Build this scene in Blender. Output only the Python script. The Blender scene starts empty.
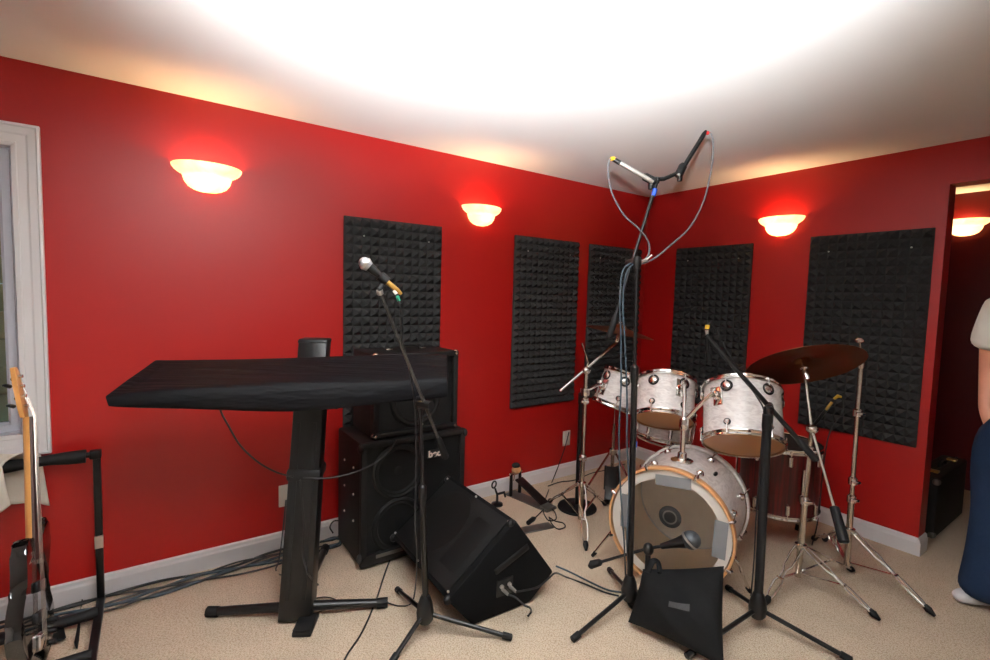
import bpy, bmesh, math, random
from mathutils import Vector, Matrix, Euler
random.seed(7)
V = Vector
PI = math.pi
COL = bpy.context.scene.collection
SC = bpy.context.scene

# ---------------------------------------------------------------- camera
CAM = V((-3.506, -2.726, 1.394))
ROT = Euler((math.radians(86.003), math.radians(-1.52), math.radians(-35.218)), 'XYZ')
FPX = 487.7
RM = ROT.to_matrix()
cam_d = bpy.data.cameras.new('camera')
cam_d.sensor_width = 36.0
cam_d.lens = 36.0 * FPX / 990.0
cam_d.clip_start = 0.05
cam = bpy.data.objects.new('camera', cam_d)
cam.location = CAM
cam.rotation_euler = ROT
COL.objects.link(cam)
SC.camera = cam

def ray(u, v): return RM @ V(((u - 495) / FPX, -(v - 330) / FPX, -1.0))
def A(u, v, d): return CAM + ray(u, v) * d                      # point at a depth
def Fz(u, v, z=0.0):
    d = ray(u, v); return CAM + d * ((z - CAM.z) / d.z)
def Fy(u, v, y=0.0):
    d = ray(u, v); return CAM + d * ((y - CAM.y) / d.y)
def Fx(u, v, x=0.0):
    d = ray(u, v); return CAM + d * ((x - CAM.x) / d.x)

# ---------------------------------------------------------------- materials
def lin(c):
    def f(x):
        x /= 255.0
        return x / 12.92 if x <= 0.04045 else ((x + 0.055) / 1.055) ** 2.4
    return (f(c[0]), f(c[1]), f(c[2]), 1.0)

def mat(name, color, rough=0.5, metal=0.0, spec=0.5, noise=None, bump=None, coat=0.0, sheen=0.0, hexa=True):
    """principled material with an optional procedural colour variation (scale, amount) and bump (scale, strength, dist)."""
    m = bpy.data.materials.new(name); m.use_nodes = True
    nt = m.node_tree; b = nt.nodes['Principled BSDF']
    c = lin(color) if hexa else (*color, 1.0)
    b.inputs['Base Color'].default_value = c
    b.inputs['Roughness'].default_value = rough
    b.inputs['Metallic'].default_value = metal
    b.inputs['Specular IOR Level'].default_value = spec
    if coat: b.inputs['Coat Weight'].default_value = coat
    if sheen: b.inputs['Sheen Weight'].default_value = sheen
    tc = nt.nodes.new('ShaderNodeTexCoord')
    n = noise or (40.0, 0.12)
    tx = nt.nodes.new('ShaderNodeTexNoise'); tx.inputs['Scale'].default_value = n[0]; tx.inputs['Detail'].default_value = 4
    nt.links.new(tc.outputs['Object'], tx.inputs['Vector'])
    mr = nt.nodes.new('ShaderNodeMapRange')
    mr.inputs['To Min'].default_value = 1 - n[1]; mr.inputs['To Max'].default_value = 1 + n[1]
    nt.links.new(tx.outputs['Fac'], mr.inputs['Value'])
    mx = nt.nodes.new('ShaderNodeMix'); mx.data_type = 'RGBA'; mx.blend_type = 'MULTIPLY'
    mx.inputs['Factor'].default_value = 1.0
    mx.inputs[6].default_value = c
    nt.links.new(mr.outputs['Result'], mx.inputs[7])
    nt.links.new(mx.outputs[2], b.inputs['Base Color'])
    if bump:
        t2 = nt.nodes.new('ShaderNodeTexNoise'); t2.inputs['Scale'].default_value = bump[0]; t2.inputs['Detail'].default_value = 3
        nt.links.new(tc.outputs['Object'], t2.inputs['Vector'])
        bp = nt.nodes.new('ShaderNodeBump'); bp.inputs['Strength'].default_value = bump[1]; bp.inputs['Distance'].default_value = bump[2]
        nt.links.new(t2.outputs['Fac'], bp.inputs['Height']); nt.links.new(bp.outputs['Normal'], b.inputs['Normal'])
    return m

M = {}
M['red'] = mat('red_satin_paint', (155, 15, 12), 0.40, spec=0.42, noise=(3, 0.04), bump=(260, 0.06, 0.002))
M['hallred_shaded'] = mat('shaded_red_paint', (84, 8, 8), 0.45, spec=0.35, noise=(3, 0.04))  # shaded copy of the wall red; the hall's dimness is in the colour
M['wallbounce'] = mat('pale_bounce_paint', (226, 222, 218), 0.8, spec=0.2, noise=(3, 0.03))  # made-up pale colour for the unseen walls, adds neutral bounce light
M['ceil'] = mat('ceiling_paint', (232, 231, 230), 0.9, spec=0.2, noise=(2, 0.015), bump=(180, 0.05, 0.002))
M['trim'] = mat('white_gloss_trim', (232, 230, 232), 0.35, noise=(8, 0.02))
M['plate'] = mat('white_plastic', (226, 220, 210), 0.35, noise=(8, 0.02))
M['foam'] = mat('charcoal_foam', (52, 51, 51), 0.95, spec=0.1, noise=(120, 0.25), bump=(500, 0.3, 0.002))
M['blackmetal'] = mat('black_satin_metal', (13, 13, 14), 0.36, spec=0.35, noise=(30, 0.1))
M['blackplastic'] = mat('black_plastic', (12, 12, 13), 0.45, spec=0.35, noise=(30, 0.15))
M['rubber'] = mat('black_rubber', (14, 14, 15), 0.65, spec=0.3)
M['tolex'] = mat('black_textured_vinyl', (14, 13, 13), 0.6, spec=0.3, noise=(200, 0.3), bump=(420, 0.5, 0.002))
M['boxcarpet'] = mat('black_box_carpet', (14, 14, 15), 0.95, spec=0.1, noise=(300, 0.35), bump=(500, 0.6, 0.003))
M['grille'] = mat('black_metal_grille', (17, 17, 17), 0.7, spec=0.2, noise=(260, 0.5), bump=(420, 0.8, 0.002))
M['cone'] = mat('black_paper_cone', (10, 10, 10), 0.6, spec=0.3, noise=(60, 0.2))
M['coverfab'] = mat('black_stretch_cloth', (9, 9, 12), 0.62, spec=0.2, noise=(14, 0.25), bump=(60, 0.15, 0.004))
def cover_mat():
    m = mat('black_stretch_cloth_folds', (7, 7, 10), 0.6, spec=0.13, noise=(14, 0.25))
    nt = m.node_tree; b = nt.nodes['Principled BSDF']
    tc = nt.nodes.new('ShaderNodeTexCoord'); mp = nt.nodes.new('ShaderNodeMapping')
    mp.vector_type = 'TEXTURE'; mp.inputs['Rotation'].default_value = (0, 0, math.radians(-28.6)); mp.inputs['Scale'].default_value = (1.0, .07, .07)
    nt.links.new(tc.outputs['Object'], mp.inputs['Vector'])
    t2 = nt.nodes.new('ShaderNodeTexNoise'); t2.inputs['Scale'].default_value = 2.2; t2.inputs['Detail'].default_value = 2
    nt.links.new(mp.outputs['Vector'], t2.inputs['Vector'])
    bp = nt.nodes.new('ShaderNodeBump'); bp.inputs['Strength'].default_value = 0.35; bp.inputs['Distance'].default_value = 0.025
    nt.links.new(t2.outputs['Fac'], bp.inputs['Height']); nt.links.new(bp.outputs['Normal'], b.inputs['Normal'])
    return m
M['coverfab'] = cover_mat()
M['bagfab'] = mat('black_nylon_cloth', (10, 10, 11), 0.8, spec=0.2, noise=(60, 0.25), bump=(90, 0.25, 0.004))
M['patch'] = mat('dark_grey_patch', (52, 51, 52), 0.7, noise=(120, 0.5))
M['chrome'] = mat('chrome', (225, 222, 218), 0.13, 1.0, noise=(20, 0.05))
M['steel'] = mat('worn_chrome', (190, 182, 170), 0.26, 1.0, noise=(60, 0.15))
M['greysteel'] = mat('grey_steel', (120, 118, 114), 0.4, 0.8, noise=(30, 0.2))
M['gunmetal'] = mat('gunmetal_tube', (74, 73, 72), 0.35, 0.7, noise=(30, 0.15))
M['bronze'] = mat('aged_cymbal_bronze', (112, 72, 44), 0.34, 0.95, noise=(8, 0.25))
M['hoopwood'] = mat('maple_hoop', (206, 152, 104), 0.3, noise=(6, 0.12), coat=0.4)
M['shellwood'] = mat('maple_shell_inside', (252, 222, 182), 0.5, noise=(5, 0.12))
M['reso'] = mat('tan_drum_head', (176, 122, 76), 0.3, noise=(4, 0.15), coat=0.3)
M['head'] = mat('white_drum_head', (228, 226, 222), 0.55, noise=(12, 0.04))
M['bathead'] = mat('smoky_batter_head', (240, 226, 208), 0.5, noise=(4, 0.12))
M['blackfelt'] = mat('black_felt', (18, 18, 18), 0.8, noise=(90, 0.2))
M['tape'] = mat('grey_duct_tape', (124, 124, 126), 0.5, noise=(40, 0.1))
M['whitetape'] = mat('white_head_band', (226, 220, 212), 0.5, noise=(20, 0.03))
M['cablek'] = mat('black_cable', (16, 17, 19), 0.5, noise=(30, 0.1))
M['cableg'] = mat('grey_cable', (92, 92, 96), 0.5, noise=(30, 0.1))
M['cablet'] = mat('slate_cable', (44, 60, 70), 0.5, noise=(30, 0.1))
M['greymesh'] = mat('dark_mesh_ball', (66, 70, 74), 0.4, 0.4, noise=(500, 0.4), bump=(700, 0.6, 0.001))
M['silver'] = mat('brushed_silver', (200, 196, 190), 0.3, 0.85, noise=(60, 0.08))
M['mesh'] = mat('mic_mesh_grille', (176, 176, 180), 0.35, 0.7, noise=(700, 0.5), bump=(900, 0.8, 0.001))
M['brass'] = mat('brass', (190, 150, 80), 0.3, 0.9)
M['yellow'] = mat('yellow_tape', (222, 176, 40), 0.5)
M['blue'] = mat('blue_tape', (40, 84, 190), 0.5)
M['redband'] = mat('red_tape', (200, 40, 40), 0.5)
M['green'] = mat('green_tape', (20, 150, 110), 0.5)
M['logo'] = mat('logo_white', (225, 205, 192), 0.5)
M['towel'] = mat('white_cotton', (232, 226, 214), 0.9, spec=0.1, noise=(20, 0.05), bump=(160, 0.3, 0.003))
M['maple'] = mat('maple_neck', (214, 152, 84), 0.35, noise=(9, 0.15), coat=0.2)
M['rosewood'] = mat('dark_fretboard', (58, 32, 26), 0.45, noise=(40, 0.3))
M['blackgloss'] = mat('gloss_black_lacquer', (8, 8, 9), 0.08, noise=(5, 0.1), coat=1.0)
M['skin'] = mat('skin', (206, 142, 116), 0.5, noise=(25, 0.08))
M['tee'] = mat('white_tshirt', (222, 220, 212), 0.85, spec=0.15, noise=(12, 0.05), bump=(14, 0.3, 0.02))
M['shoe'] = mat('white_shoe_leather', (216, 214, 216), 0.5)
M['hair'] = mat('brown_hair', (52, 36, 26), 0.6, noise=(90, 0.4), bump=(200, 0.5, 0.004))
M['eye'] = mat('eye_white', (230, 228, 224), 0.2)
M['iris'] = mat('brown_iris', (50, 32, 20), 0.2)
M['lip'] = mat('lips', (170, 90, 84), 0.5)
M['timber'] = mat('weathered_timber', (176, 164, 116), 0.8, noise=(7, 0.5), bump=(30, 0.4, 0.01))
M['sash'] = mat('grey_vinyl_sash', (196, 198, 210), 0.4, noise=(8, 0.02))

def jeans_mat():
    m = mat('blue_denim', (27, 42, 66), 0.85, spec=0.15, noise=(9, 0.35), bump=(26, 0.35, 0.012))
    return m
M['denim'] = jeans_mat()

def carpet_mat():
    m = bpy.data.materials.new('beige_loop_carpet'); m.use_nodes = True
    nt = m.node_tree; b = nt.nodes['Principled BSDF']
    b.inputs['Roughness'].default_value = 0.95; b.inputs['Specular IOR Level'].default_value = 0.1
    tc = nt.nodes.new('ShaderNodeTexCoord')
    mp = nt.nodes.new('ShaderNodeMapping'); mp.inputs['Rotation'].default_value = (0, 0, 0.5)
    mp.inputs['Scale'].default_value = (1.0, 1.5, 1.0)
    nt.links.new(tc.outputs['Object'], mp.inputs['Vector'])
    vo = nt.nodes.new('ShaderNodeTexVoronoi'); vo.inputs['Scale'].default_value = 135; vo.inputs['Randomness'].default_value = 0.65
    nt.links.new(mp.outputs['Vector'], vo.inputs['Vector'])
    no = nt.nodes.new('ShaderNodeTexNoise'); no.inputs['Scale'].default_value = 5; no.inputs['Detail'].default_value = 6
    nt.links.new(tc.outputs['Object'], no.inputs['Vector'])
    r1 = nt.nodes.new('ShaderNodeValToRGB')
    r1.color_ramp.elements[0].position = 0.0; r1.color_ramp.elements[0].color = lin((238, 222, 200))
    r1.color_ramp.elements[1].position = 0.75; r1.color_ramp.elements[1].color = lin((186, 164, 138))
    nt.links.new(vo.outputs['Distance'], r1.inputs['Fac'])
    mr = nt.nodes.new('ShaderNodeMapRange'); mr.inputs['To Min'].default_value = 0.86; mr.inputs['To Max'].default_value = 1.12
    nt.links.new(no.outputs['Fac'], mr.inputs['Value'])
    mx = nt.nodes.new('ShaderNodeMix'); mx.data_type = 'RGBA'; mx.blend_type = 'MULTIPLY'; mx.inputs['Factor'].default_value = 1
    nt.links.new(r1.outputs['Color'], mx.inputs[6]); nt.links.new(mr.outputs['Result'], mx.inputs[7])
    nt.links.new(mx.outputs[2], b.inputs['Base Color'])
    bp = nt.nodes.new('ShaderNodeBump'); bp.inputs['Strength'].default_value = 0.8; bp.inputs['Distance'].default_value = 0.006; bp.invert = True
    nt.links.new(vo.outputs['Distance'], bp.inputs['Height']); nt.links.new(bp.outputs['Normal'], b.inputs['Normal'])
    return m
M['carpet'] = carpet_mat()

def pearl_mat():
    m = bpy.data.materials.new('white_pearl_wrap'); m.use_nodes = True
    nt = m.node_tree; b = nt.nodes['Principled BSDF']
    b.inputs['Roughness'].default_value = 0.3; b.inputs['Coat Weight'].default_value = 0.7; b.inputs['Coat Roughness'].default_value = 0.08
    tc = nt.nodes.new('ShaderNodeTexCoord')
    mp = nt.nodes.new('ShaderNodeMapping'); mp.inputs['Scale'].default_value = (1, 1, 3)
    nt.links.new(tc.outputs['Object'], mp.inputs['Vector'])
    no = nt.nodes.new('ShaderNodeTexNoise'); no.inputs['Scale'].default_value = 18; no.inputs['Detail'].default_value = 6; no.inputs['Distortion'].default_value = 1.5
    nt.links.new(mp.outputs['Vector'], no.inputs['Vector'])
    r1 = nt.nodes.new('ShaderNodeValToRGB')
    r1.color_ramp.elements[0].position = 0.3; r1.color_ramp.elements[0].color = lin((214, 206, 203))
    r1.color_ramp.elements[1].position = 0.62; r1.color_ramp.elements[1].color = lin((246, 241, 238))
    nt.links.new(no.outputs['Fac'], r1.inputs['Fac']); nt.links.new(r1.outputs['Color'], b.inputs['Base Color'])
    return m
M['pearl'] = pearl_mat()

def cherry_mat():
    m = bpy.data.materials.new('dark_cherry_lacquer'); m.use_nodes = True
    nt = m.node_tree; b = nt.nodes['Principled BSDF']
    b.inputs['Roughness'].default_value = 0.35; b.inputs['Coat Weight'].default_value = 0.15; b.inputs['Specular IOR Level'].default_value = 0.3
    tc = nt.nodes.new('ShaderNodeTexCoord')
    mp = nt.nodes.new('ShaderNodeMapping'); mp.inputs['Scale'].default_value = (14, 14, 0.6)
    nt.links.new(tc.outputs['Object'], mp.inputs['Vector'])
    no = nt.nodes.new('ShaderNodeTexNoise'); no.inputs['Scale'].default_value = 6; no.inputs['Detail'].default_value = 5
    nt.links.new(mp.outputs['Vector'], no.inputs['Vector'])
    r1 = nt.nodes.new('ShaderNodeValToRGB')
    r1.color_ramp.elements[0].position = 0.35; r1.color_ramp.elements[0].color = lin((30, 4, 5))
    r1.color_ramp.elements[1].position = 0.7; r1.color_ramp.elements[1].color = lin((96, 10, 13))
    nt.links.new(no.outputs['Fac'], r1.inputs['Fac']); nt.links.new(r1.outputs['Color'], b.inputs['Base Color'])
    return m
M['cherry'] = cherry_mat()

def film_mat(name, tint, haze):
    m = bpy.data.materials.new(name); m.use_nodes = True
    nt = m.node_tree; nt.nodes.remove(nt.nodes['Principled BSDF'])
    out = nt.nodes['Material Output']
    t = nt.nodes.new('ShaderNodeBsdfTransparent'); t.inputs['Color'].default_value = (*tint, 1)
    g = nt.nodes.new('ShaderNodeBsdfGlossy'); g.inputs['Roughness'].default_value = 0.08
    d = nt.nodes.new('ShaderNodeBsdfDiffuse'); d.inputs['Color'].default_value = (0.66, 0.54, 0.42, 1)
    no = nt.nodes.new('ShaderNodeTexNoise'); no.inputs['Scale'].default_value = 5
    mr = nt.nodes.new('ShaderNodeMapRange'); mr.inputs['To Min'].default_value = haze * 0.3; mr.inputs['To Max'].default_value = haze * 1.2
    nt.links.new(no.outputs['Fac'], mr.inputs['Value'])
    m1 = nt.nodes.new('ShaderNodeMixShader'); nt.links.new(mr.outputs['Result'], m1.inputs['Fac'])
    nt.links.new(t.outputs[0], m1.inputs[1]); nt.links.new(d.outputs[0], m1.inputs[2])
    fr = nt.nodes.new('ShaderNodeFresnel'); fr.inputs['IOR'].default_value = 1.4
    m2 = nt.nodes.new('ShaderNodeMixShader'); nt.links.new(fr.outputs[0], m2.inputs['Fac'])
    nt.links.new(m1.outputs[0], m2.inputs[1]); nt.links.new(g.outputs[0], m2.inputs[2])
    nt.links.new(m2.outputs[0], out.inputs['Surface'])
    return m
M['film'] = film_mat('clear_drum_film', (0.98, 0.97, 0.96), 0.2)  # tan haze in the film stands in for light inside the drum
M['glass'] = film_mat('window_glass', (0.93, 0.96, 0.95), 0.03)

def alabaster_mat():
    m = bpy.data.materials.new('glowing_alabaster_glass'); m.use_nodes = True
    nt = m.node_tree; nt.nodes.remove(nt.nodes['Principled BSDF'])
    out = nt.nodes['Material Output']
    tc = nt.nodes.new('ShaderNodeTexCoord')
    no = nt.nodes.new('ShaderNodeTexNoise'); no.inputs['Scale'].default_value = 9; no.inputs['Detail'].default_value = 5; no.inputs['Distortion'].default_value = 1
    nt.links.new(tc.outputs['Object'], no.inputs['Vector'])
    r1 = nt.nodes.new('ShaderNodeValToRGB')
    r1.color_ramp.elements[0].position = 0.3; r1.color_ramp.elements[0].color = (1.0, 0.74, 0.46, 1)
    r1.color_ramp.elements[1].position = 0.7; r1.color_ramp.elements[1].color = (1.0, 0.9, 0.7, 1)
    nt.links.new(no.outputs['Fac'], r1.inputs['Fac'])
    tl = nt.nodes.new('ShaderNodeBsdfTranslucent'); nt.links.new(r1.outputs['Color'], tl.inputs['Color'])
    df = nt.nodes.new('ShaderNodeBsdfDiffuse'); nt.links.new(r1.outputs['Color'], df.inputs['Color'])
    mx = nt.nodes.new('ShaderNodeMixShader'); mx.inputs['Fac'].default_value = 0.35
    nt.links.new(tl.outputs[0], mx.inputs[1]); nt.links.new(df.outputs[0], mx.inputs[2])
    em = nt.nodes.new('ShaderNodeEmission'); em.inputs['Strength'].default_value = 0.45
    nt.links.new(r1.outputs['Color'], em.inputs['Color'])
    ad = nt.nodes.new('ShaderNodeAddShader'); nt.links.new(mx.outputs[0], ad.inputs[0]); nt.links.new(em.outputs[0], ad.inputs[1])
    nt.links.new(ad.outputs[0], out.inputs['Surface'])
    return m
M['alabaster'] = alabaster_mat()

# ---------------------------------------------------------------- mesh building
def catmull(pts, n=8):
    pts = [V(p) for p in pts]
    if len(pts) < 3: return pts
    P = [pts[0] * 2 - pts[1]] + pts + [pts[-1] * 2 - pts[-2]]
    out = []
    for i in range(1, len(P) - 2):
        a, b, c, d = P[i-1], P[i], P[i+1], P[i+2]
        for k in range(n):
            t = k / n
            out.append(0.5 * ((2*b) + (c-a)*t + (2*a-5*b+4*c-d)*t*t + (-a+3*b-3*c+d)*t*t*t))
    out.append(pts[-1])
    return out

def frame(axis):
    a = V(axis).normalized()
    u = a.cross(V((0, 0, 1)))
    if u.length < 1e-4: u = V((1, 0, 0))
    u.normalize()
    w = a.cross(u)
    return u, w, a

class MB:
    def __init__(s): s.bm = bmesh.new()
    def ring(s, c, u, w, ru, rw=None, seg=12, ph=0.0):
        rw = ru if rw is None else rw
        return [s.bm.verts.new(c + u*(ru*math.cos(2*PI*k/seg+ph)) + w*(rw*math.sin(2*PI*k/seg+ph))) for k in range(seg)]
    def bridge(s, a, b):
        n = len(a)
        for k in range(n):
            try: s.bm.faces.new((a[k], a[(k+1) % n], b[(k+1) % n], b[k]))
            except ValueError: pass
    def tube(s, pts, r, seg=10, caps=True, flat=None):
        pts = [V(p) for p in pts]
        rs = r if isinstance(r, (list, tuple)) else [r]*len(pts)
        prev = None; u = None
        for i, p in enumerate(pts):
            t = (pts[min(i+1, len(pts)-1)] - pts[max(i-1, 0)])
            if t.length < 1e-9: t = V((0, 0, 1))
            t.normalize()
            if u is None: u, w, _ = frame(t)
            else:
                u = u - t*u.dot(t)
                if u.length < 1e-6: u, w, _ = frame(t)
                u.normalize(); w = t.cross(u)
            rg = s.ring(p, u, w, rs[i], (rs[i]*flat if flat else None), seg)
            if prev: s.bridge(prev, rg)
            elif caps: s.bm.faces.new(rg[::-1])
            prev = rg
        if caps: s.bm.faces.new(prev)
        return s
    def cyl(s, p0, p1, r0, r1=None, seg=16):
        return s.tube([p0, p1], [r0, r0 if r1 is None else r1], seg)
    def lathe(s, prof, o, axis=(0, 0, 1), seg=32, closed=False, ref=None):
        o = V(o); u, w, a = frame(axis)
        rings = []
        for (r, z) in prof:
            if r < 1e-6: rings.append(s.bm.verts.new(o + a*z))
            else: rings.append(s.ring(o + a*z, u, w, r, None, seg))
        pairs = list(zip(rings[:-1], rings[1:]))
        if closed: pairs.append((rings[-1], rings[0]))
        for x, y in pairs:
            if isinstance(x, list) and isinstance(y, list): s.bridge(x, y)
            elif isinstance(y, list):
                for k in range(seg): s.bm.faces.new((x, y[(k+1) % seg], y[k]))
            elif isinstance(x, list):
                for k in range(seg): s.bm.faces.new((x[k], x[(k+1) % seg], y))
        return s
    def hexa(s, p, bevel=0.0):
        """p: 4 bottom then 4 top points in order"""
        vs = [s.bm.verts.new(V(q)) for q in p]
        fs = [s.bm.faces.new([vs[i] for i in f]) for f in ((3,2,1,0),(4,5,6,7),(0,1,5,4),(1,2,6,5),(2,3,7,6),(3,0,4,7))]
        if bevel:
            ed = list({e for f in fs for e in f.edges})
            bmesh.ops.bevel(s.bm, geom=ed, offset=bevel, segments=2, affect='EDGES', profile=0.5)
        return s
    def box(s, c, size, rot=None, bevel=0.0):
        c = V(c); x, y, z = size[0]/2, size[1]/2, size[2]/2
        R = rot if rot is not None else Matrix.Identity(3)
        p = [c + R @ V(q) for q in ((-x,-y,-z),(x,-y,-z),(x,y,-z),(-x,y,-z),(-x,-y,z),(x,-y,z),(x,y,z),(-x,y,z))]
        return s.hexa(p, bevel)
    def bar(s, p0, p1, wd, th, up=(0, 0, 1), bevel=0.0):
        p0, p1 = V(p0), V(p1); a = (p1-p0).normalized()
        u = a.cross(V(up))
        if u.length < 1e-4: u = a.cross(V((1, 0, 0)))
        u.normalize(); n = u.cross(a)
        u = u*wd/2; n = n*th/2
        return s.hexa([p0-u-n, p0+u-n, p1+u-n, p1-u-n, p0-u+n, p0+u+n, p1+u+n, p1-u+n], bevel)
    def sphere(s, c, r, sc=(1, 1, 1), seg=16, rings=10, R=None):
        c = V(c); R = R or Matrix.Identity(3)
        rows = []
        for i in range(1, rings):
            th = PI*i/rings
            rows.append([s.bm.verts.new(c + R @ V((r*sc[0]*math.sin(th)*math.cos(2*PI*k/seg), r*sc[1]*math.sin(th)*math.sin(2*PI*k/seg), r*sc[2]*math.cos(th)))) for k in range(seg)])
        t = s.bm.verts.new(c + R @ V((0, 0, r*sc[2]))); b = s.bm.verts.new(c - R @ V((0, 0, r*sc[2])))
        for x, y in zip(rows[:-1], rows[1:]): s.bridge(x, y)
        for k in range(seg):
            s.bm.faces.new((t, rows[0][k], rows[0][(k+1) % seg])); s.bm.faces.new((b, rows[-1][(k+1) % seg], rows[-1][k]))
        return s
    def prism(s, poly, vec, bevel=0.0):
        vec = V(vec)
        a = [s.bm.verts.new(V(p)) for p in poly]; b = [s.bm.verts.new(V(p)+vec) for p in poly]
        fs = [s.bm.faces.new(a[::-1]), s.bm.faces.new(b)]
        n = len(a)
        for k in range(n): fs.append(s.bm.faces.new((a[k], a[(k+1) % n], b[(k+1) % n], b[k])))
        if bevel:
            ed = list({e for f in fs for e in f.edges})
            bmesh.ops.bevel(s.bm, geom=ed, offset=bevel, segments=2, affect='EDGES', profile=0.5)
        return s
    def grid(s, fn, nu, nv, wrap_u=False):
        vs = [[s.bm.verts.new(V(fn(i/(nu if wrap_u else nu-1), j/(nv-1)))) for j in range(nv)] for i in range(nu)]
        for i in range(nu if wrap_u else nu-1):
            for j in range(nv-1):
                i2 = (i+1) % nu
                s.bm.faces.new((vs[i][j], vs[i2][j], vs[i2][j+1], vs[i][j+1]))
        return vs

def wloc(o):
    p = V((0, 0, 0))
    while o is not None: p = p + V(o.location); o = o.parent
    return p

def build(name, mb, m, parent=None, loc=None, smooth=30, label=None):
    bm = mb.bm
    org = wloc(parent) if parent is not None else V((0, 0, 0))
    L = V(loc) if (loc is not None and parent is None) else V((0, 0, 0))
    bmesh.ops.recalc_face_normals(bm, faces=bm.faces[:])
    bmesh.ops.translate(bm, verts=bm.verts[:], vec=-(org + L))
    me = bpy.data.meshes.new(name); bm.to_mesh(me); bm.free()
    ms = m if isinstance(m, (list, tuple)) else [m]
    for x in ms: me.materials.append(M[x])
    if smooth:
        for p in me.polygons: p.use_smooth = True
        try: me.set_sharp_from_angle(angle=math.radians(smooth))
        except Exception: pass
    o = bpy.data.objects.new(name, me); COL.objects.link(o)
    o.location = L
    if parent is not None: o.parent = parent
    if label: o['label'] = label
    return o

def thing(name, label, cat, loc, group=None):
    o = bpy.data.objects.new(name, None); COL.objects.link(o)
    o.empty_display_size = 0.05
    o.location = V(loc); o['label'] = label; o['category'] = cat
    if group: o['group'] = group
    return o

def tag(o, label, cat, group=None):
    o['label'] = label; o['category'] = cat
    if group: o['group'] = group
    return o

def struct(o):
    o['kind'] = 'structure'; return o

def cable(pts, r, m, label, name='cable', group=None, n=8, seg=7):
    pts = catmull(pts, n)
    mb = MB().tube(pts, r, seg)
    o = build(name, mb, m, loc=pts[0], smooth=60)
    return tag(o, label, 'cable', group)

# ================================================================= ROOM SHELL
H = 2.273
XL, YB = -5.4, -4.6           # far left side and wall behind the camera
YE = -1.95                    # end of the right wall
YH = -1.62                    # hall wall
def slab(name, lo, hi, m):
    lo, hi = V(lo), V(hi)
    return struct(build(name, MB().box((lo+hi)/2, hi-lo), m, loc=((lo+hi)/2), smooth=0))
slab('floor', (XL, YB, -0.08), (2.2, 0.0, 0.0), 'carpet')
slab('ceiling', (XL-.1, YB-.1, H), (2.3, 0.1, H+0.08), 'ceil')
# left wall with a window hole
WX0, WX1, WZ0, WZ1 = -4.92, -3.94, 0.772, 1.938
mb = MB()
mb.box(((XL+WX0)/2, 0.06, H/2), (WX0-XL, 0.12, H))
mb.box(((WX1+0.0)/2, 0.06, H/2), (-WX1, 0.12, H))
mb.box(((WX0+WX1)/2, 0.06, WZ0/2), (WX1-WX0, 0.12, WZ0))
mb.box(((WX0+WX1)/2, 0.06, (WZ1+H)/2), (WX1-WX0, 0.12, H-WZ1))
struct(build('wall_left', mb, 'red', smooth=0))
# right wall: main stretch, header over the opening, far stretch
YO = -3.25
mb = MB()
mb.box((0.06, YE/2+0.06, H/2), (0.12, -YE+0.12, H))
mb.box((0.06, (YE+YO)/2, (2.056+H)/2), (0.12, YE-YO, H-2.056))
mb.box((0.06, (YO+YB)/2, H/2), (0.12, YO-YB, H))
struct(build('wall_right', mb, 'red', smooth=0))
slab('wall_back', (XL-.12, YB-.12, 0), (0.12, YB, H), 'wallbounce')
slab('wall_side', (XL-.12, YB, 0), (XL, 0.12, H), 'wallbounce')
slab('wall_hall', (0.12, YH, 0), (2.1, YH+0.12, H), 'hallred_shaded')
slab('wall_hall_end', (1.6, YO-.1, 0), (1.72, -1.5, H), 'hallred_shaded')
slab('wall_hall_near', (0.12, YO-.12, 0), (2.1, YO, H), 'hallred_shaded')
# baseboards: a stepped profile swept along the wall
def baseboard(name, p0, p1, n):
    p0, p1, n = V(p0), V(p1), V(n)
    prof = [(0, 0), (0.016, 0), (0.016, 0.072), (0.012, 0.082), (0.010, 0.094), (0.004, 0.1), (0, 0.1)]
    mb = MB().prism([p0 + n*a + V((0, 0, b)) for a, b in prof], p1-p0)
    return struct(build(name, mb, 'trim', loc=p0, smooth=0))
baseboard('baseboard_left', (XL, 0, 0), (0, 0, 0), (0, -1, 0))
baseboard('baseboard_right', (0, 0, 0), (0, YE, 0), (-1, 0, 0))
baseboard('baseboard_end', (-0.016, YE, 0), (0.12, YE, 0), (0, -1, 0))
baseboard('baseboard_hall', (0.12, YH, 0), (2.0, YH, 0), (0, -1, 0))
# window: casing, sash and pane
wroot = bpy.data.objects.new('window_1', None); COL.objects.link(wroot)
wroot.location = ((WX0+WX1)/2, 0, (WZ0+WZ1)/2); struct(wroot)
cx0, cx1, cz0, cz1 = -5.005, -3.856, 0.687, 2.023
def frame_ring(prof_steps, x0, x1, z0, z1, ix0, ix1, iz0, iz1):
    mb = MB()
    rings = []
    for t, y in prof_steps:
        a = x0+(ix0-x0)*t; b = x1+(ix1-x1)*t; c = z0+(iz0-z0)*t; d = z1+(iz1-z1)*t
        rings.append([mb.bm.verts.new(V(q)) for q in ((a, y, c), (b, y, c), (b, y, d), (a, y, d))])
    for p, q in zip(rings[:-1], rings[1:]): mb.bridge(p, q)
    mb.bridge(rings[-1], rings[0])
    return mb
build('window_casing', frame_ring([(0, 0.0), (0, -0.024), (0.10, -0.026), (0.16, -0.019), (0.42, -0.017), (0.50, -0.013), (0.80, -0.012), (0.84, -0.016), (1, -0.014), (1, 0.0)], cx0, cx1, cz0, cz1, WX0+.003, WX1-.003, WZ0+.003, WZ1-.003), 'trim', wroot, smooth=0)
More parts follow.
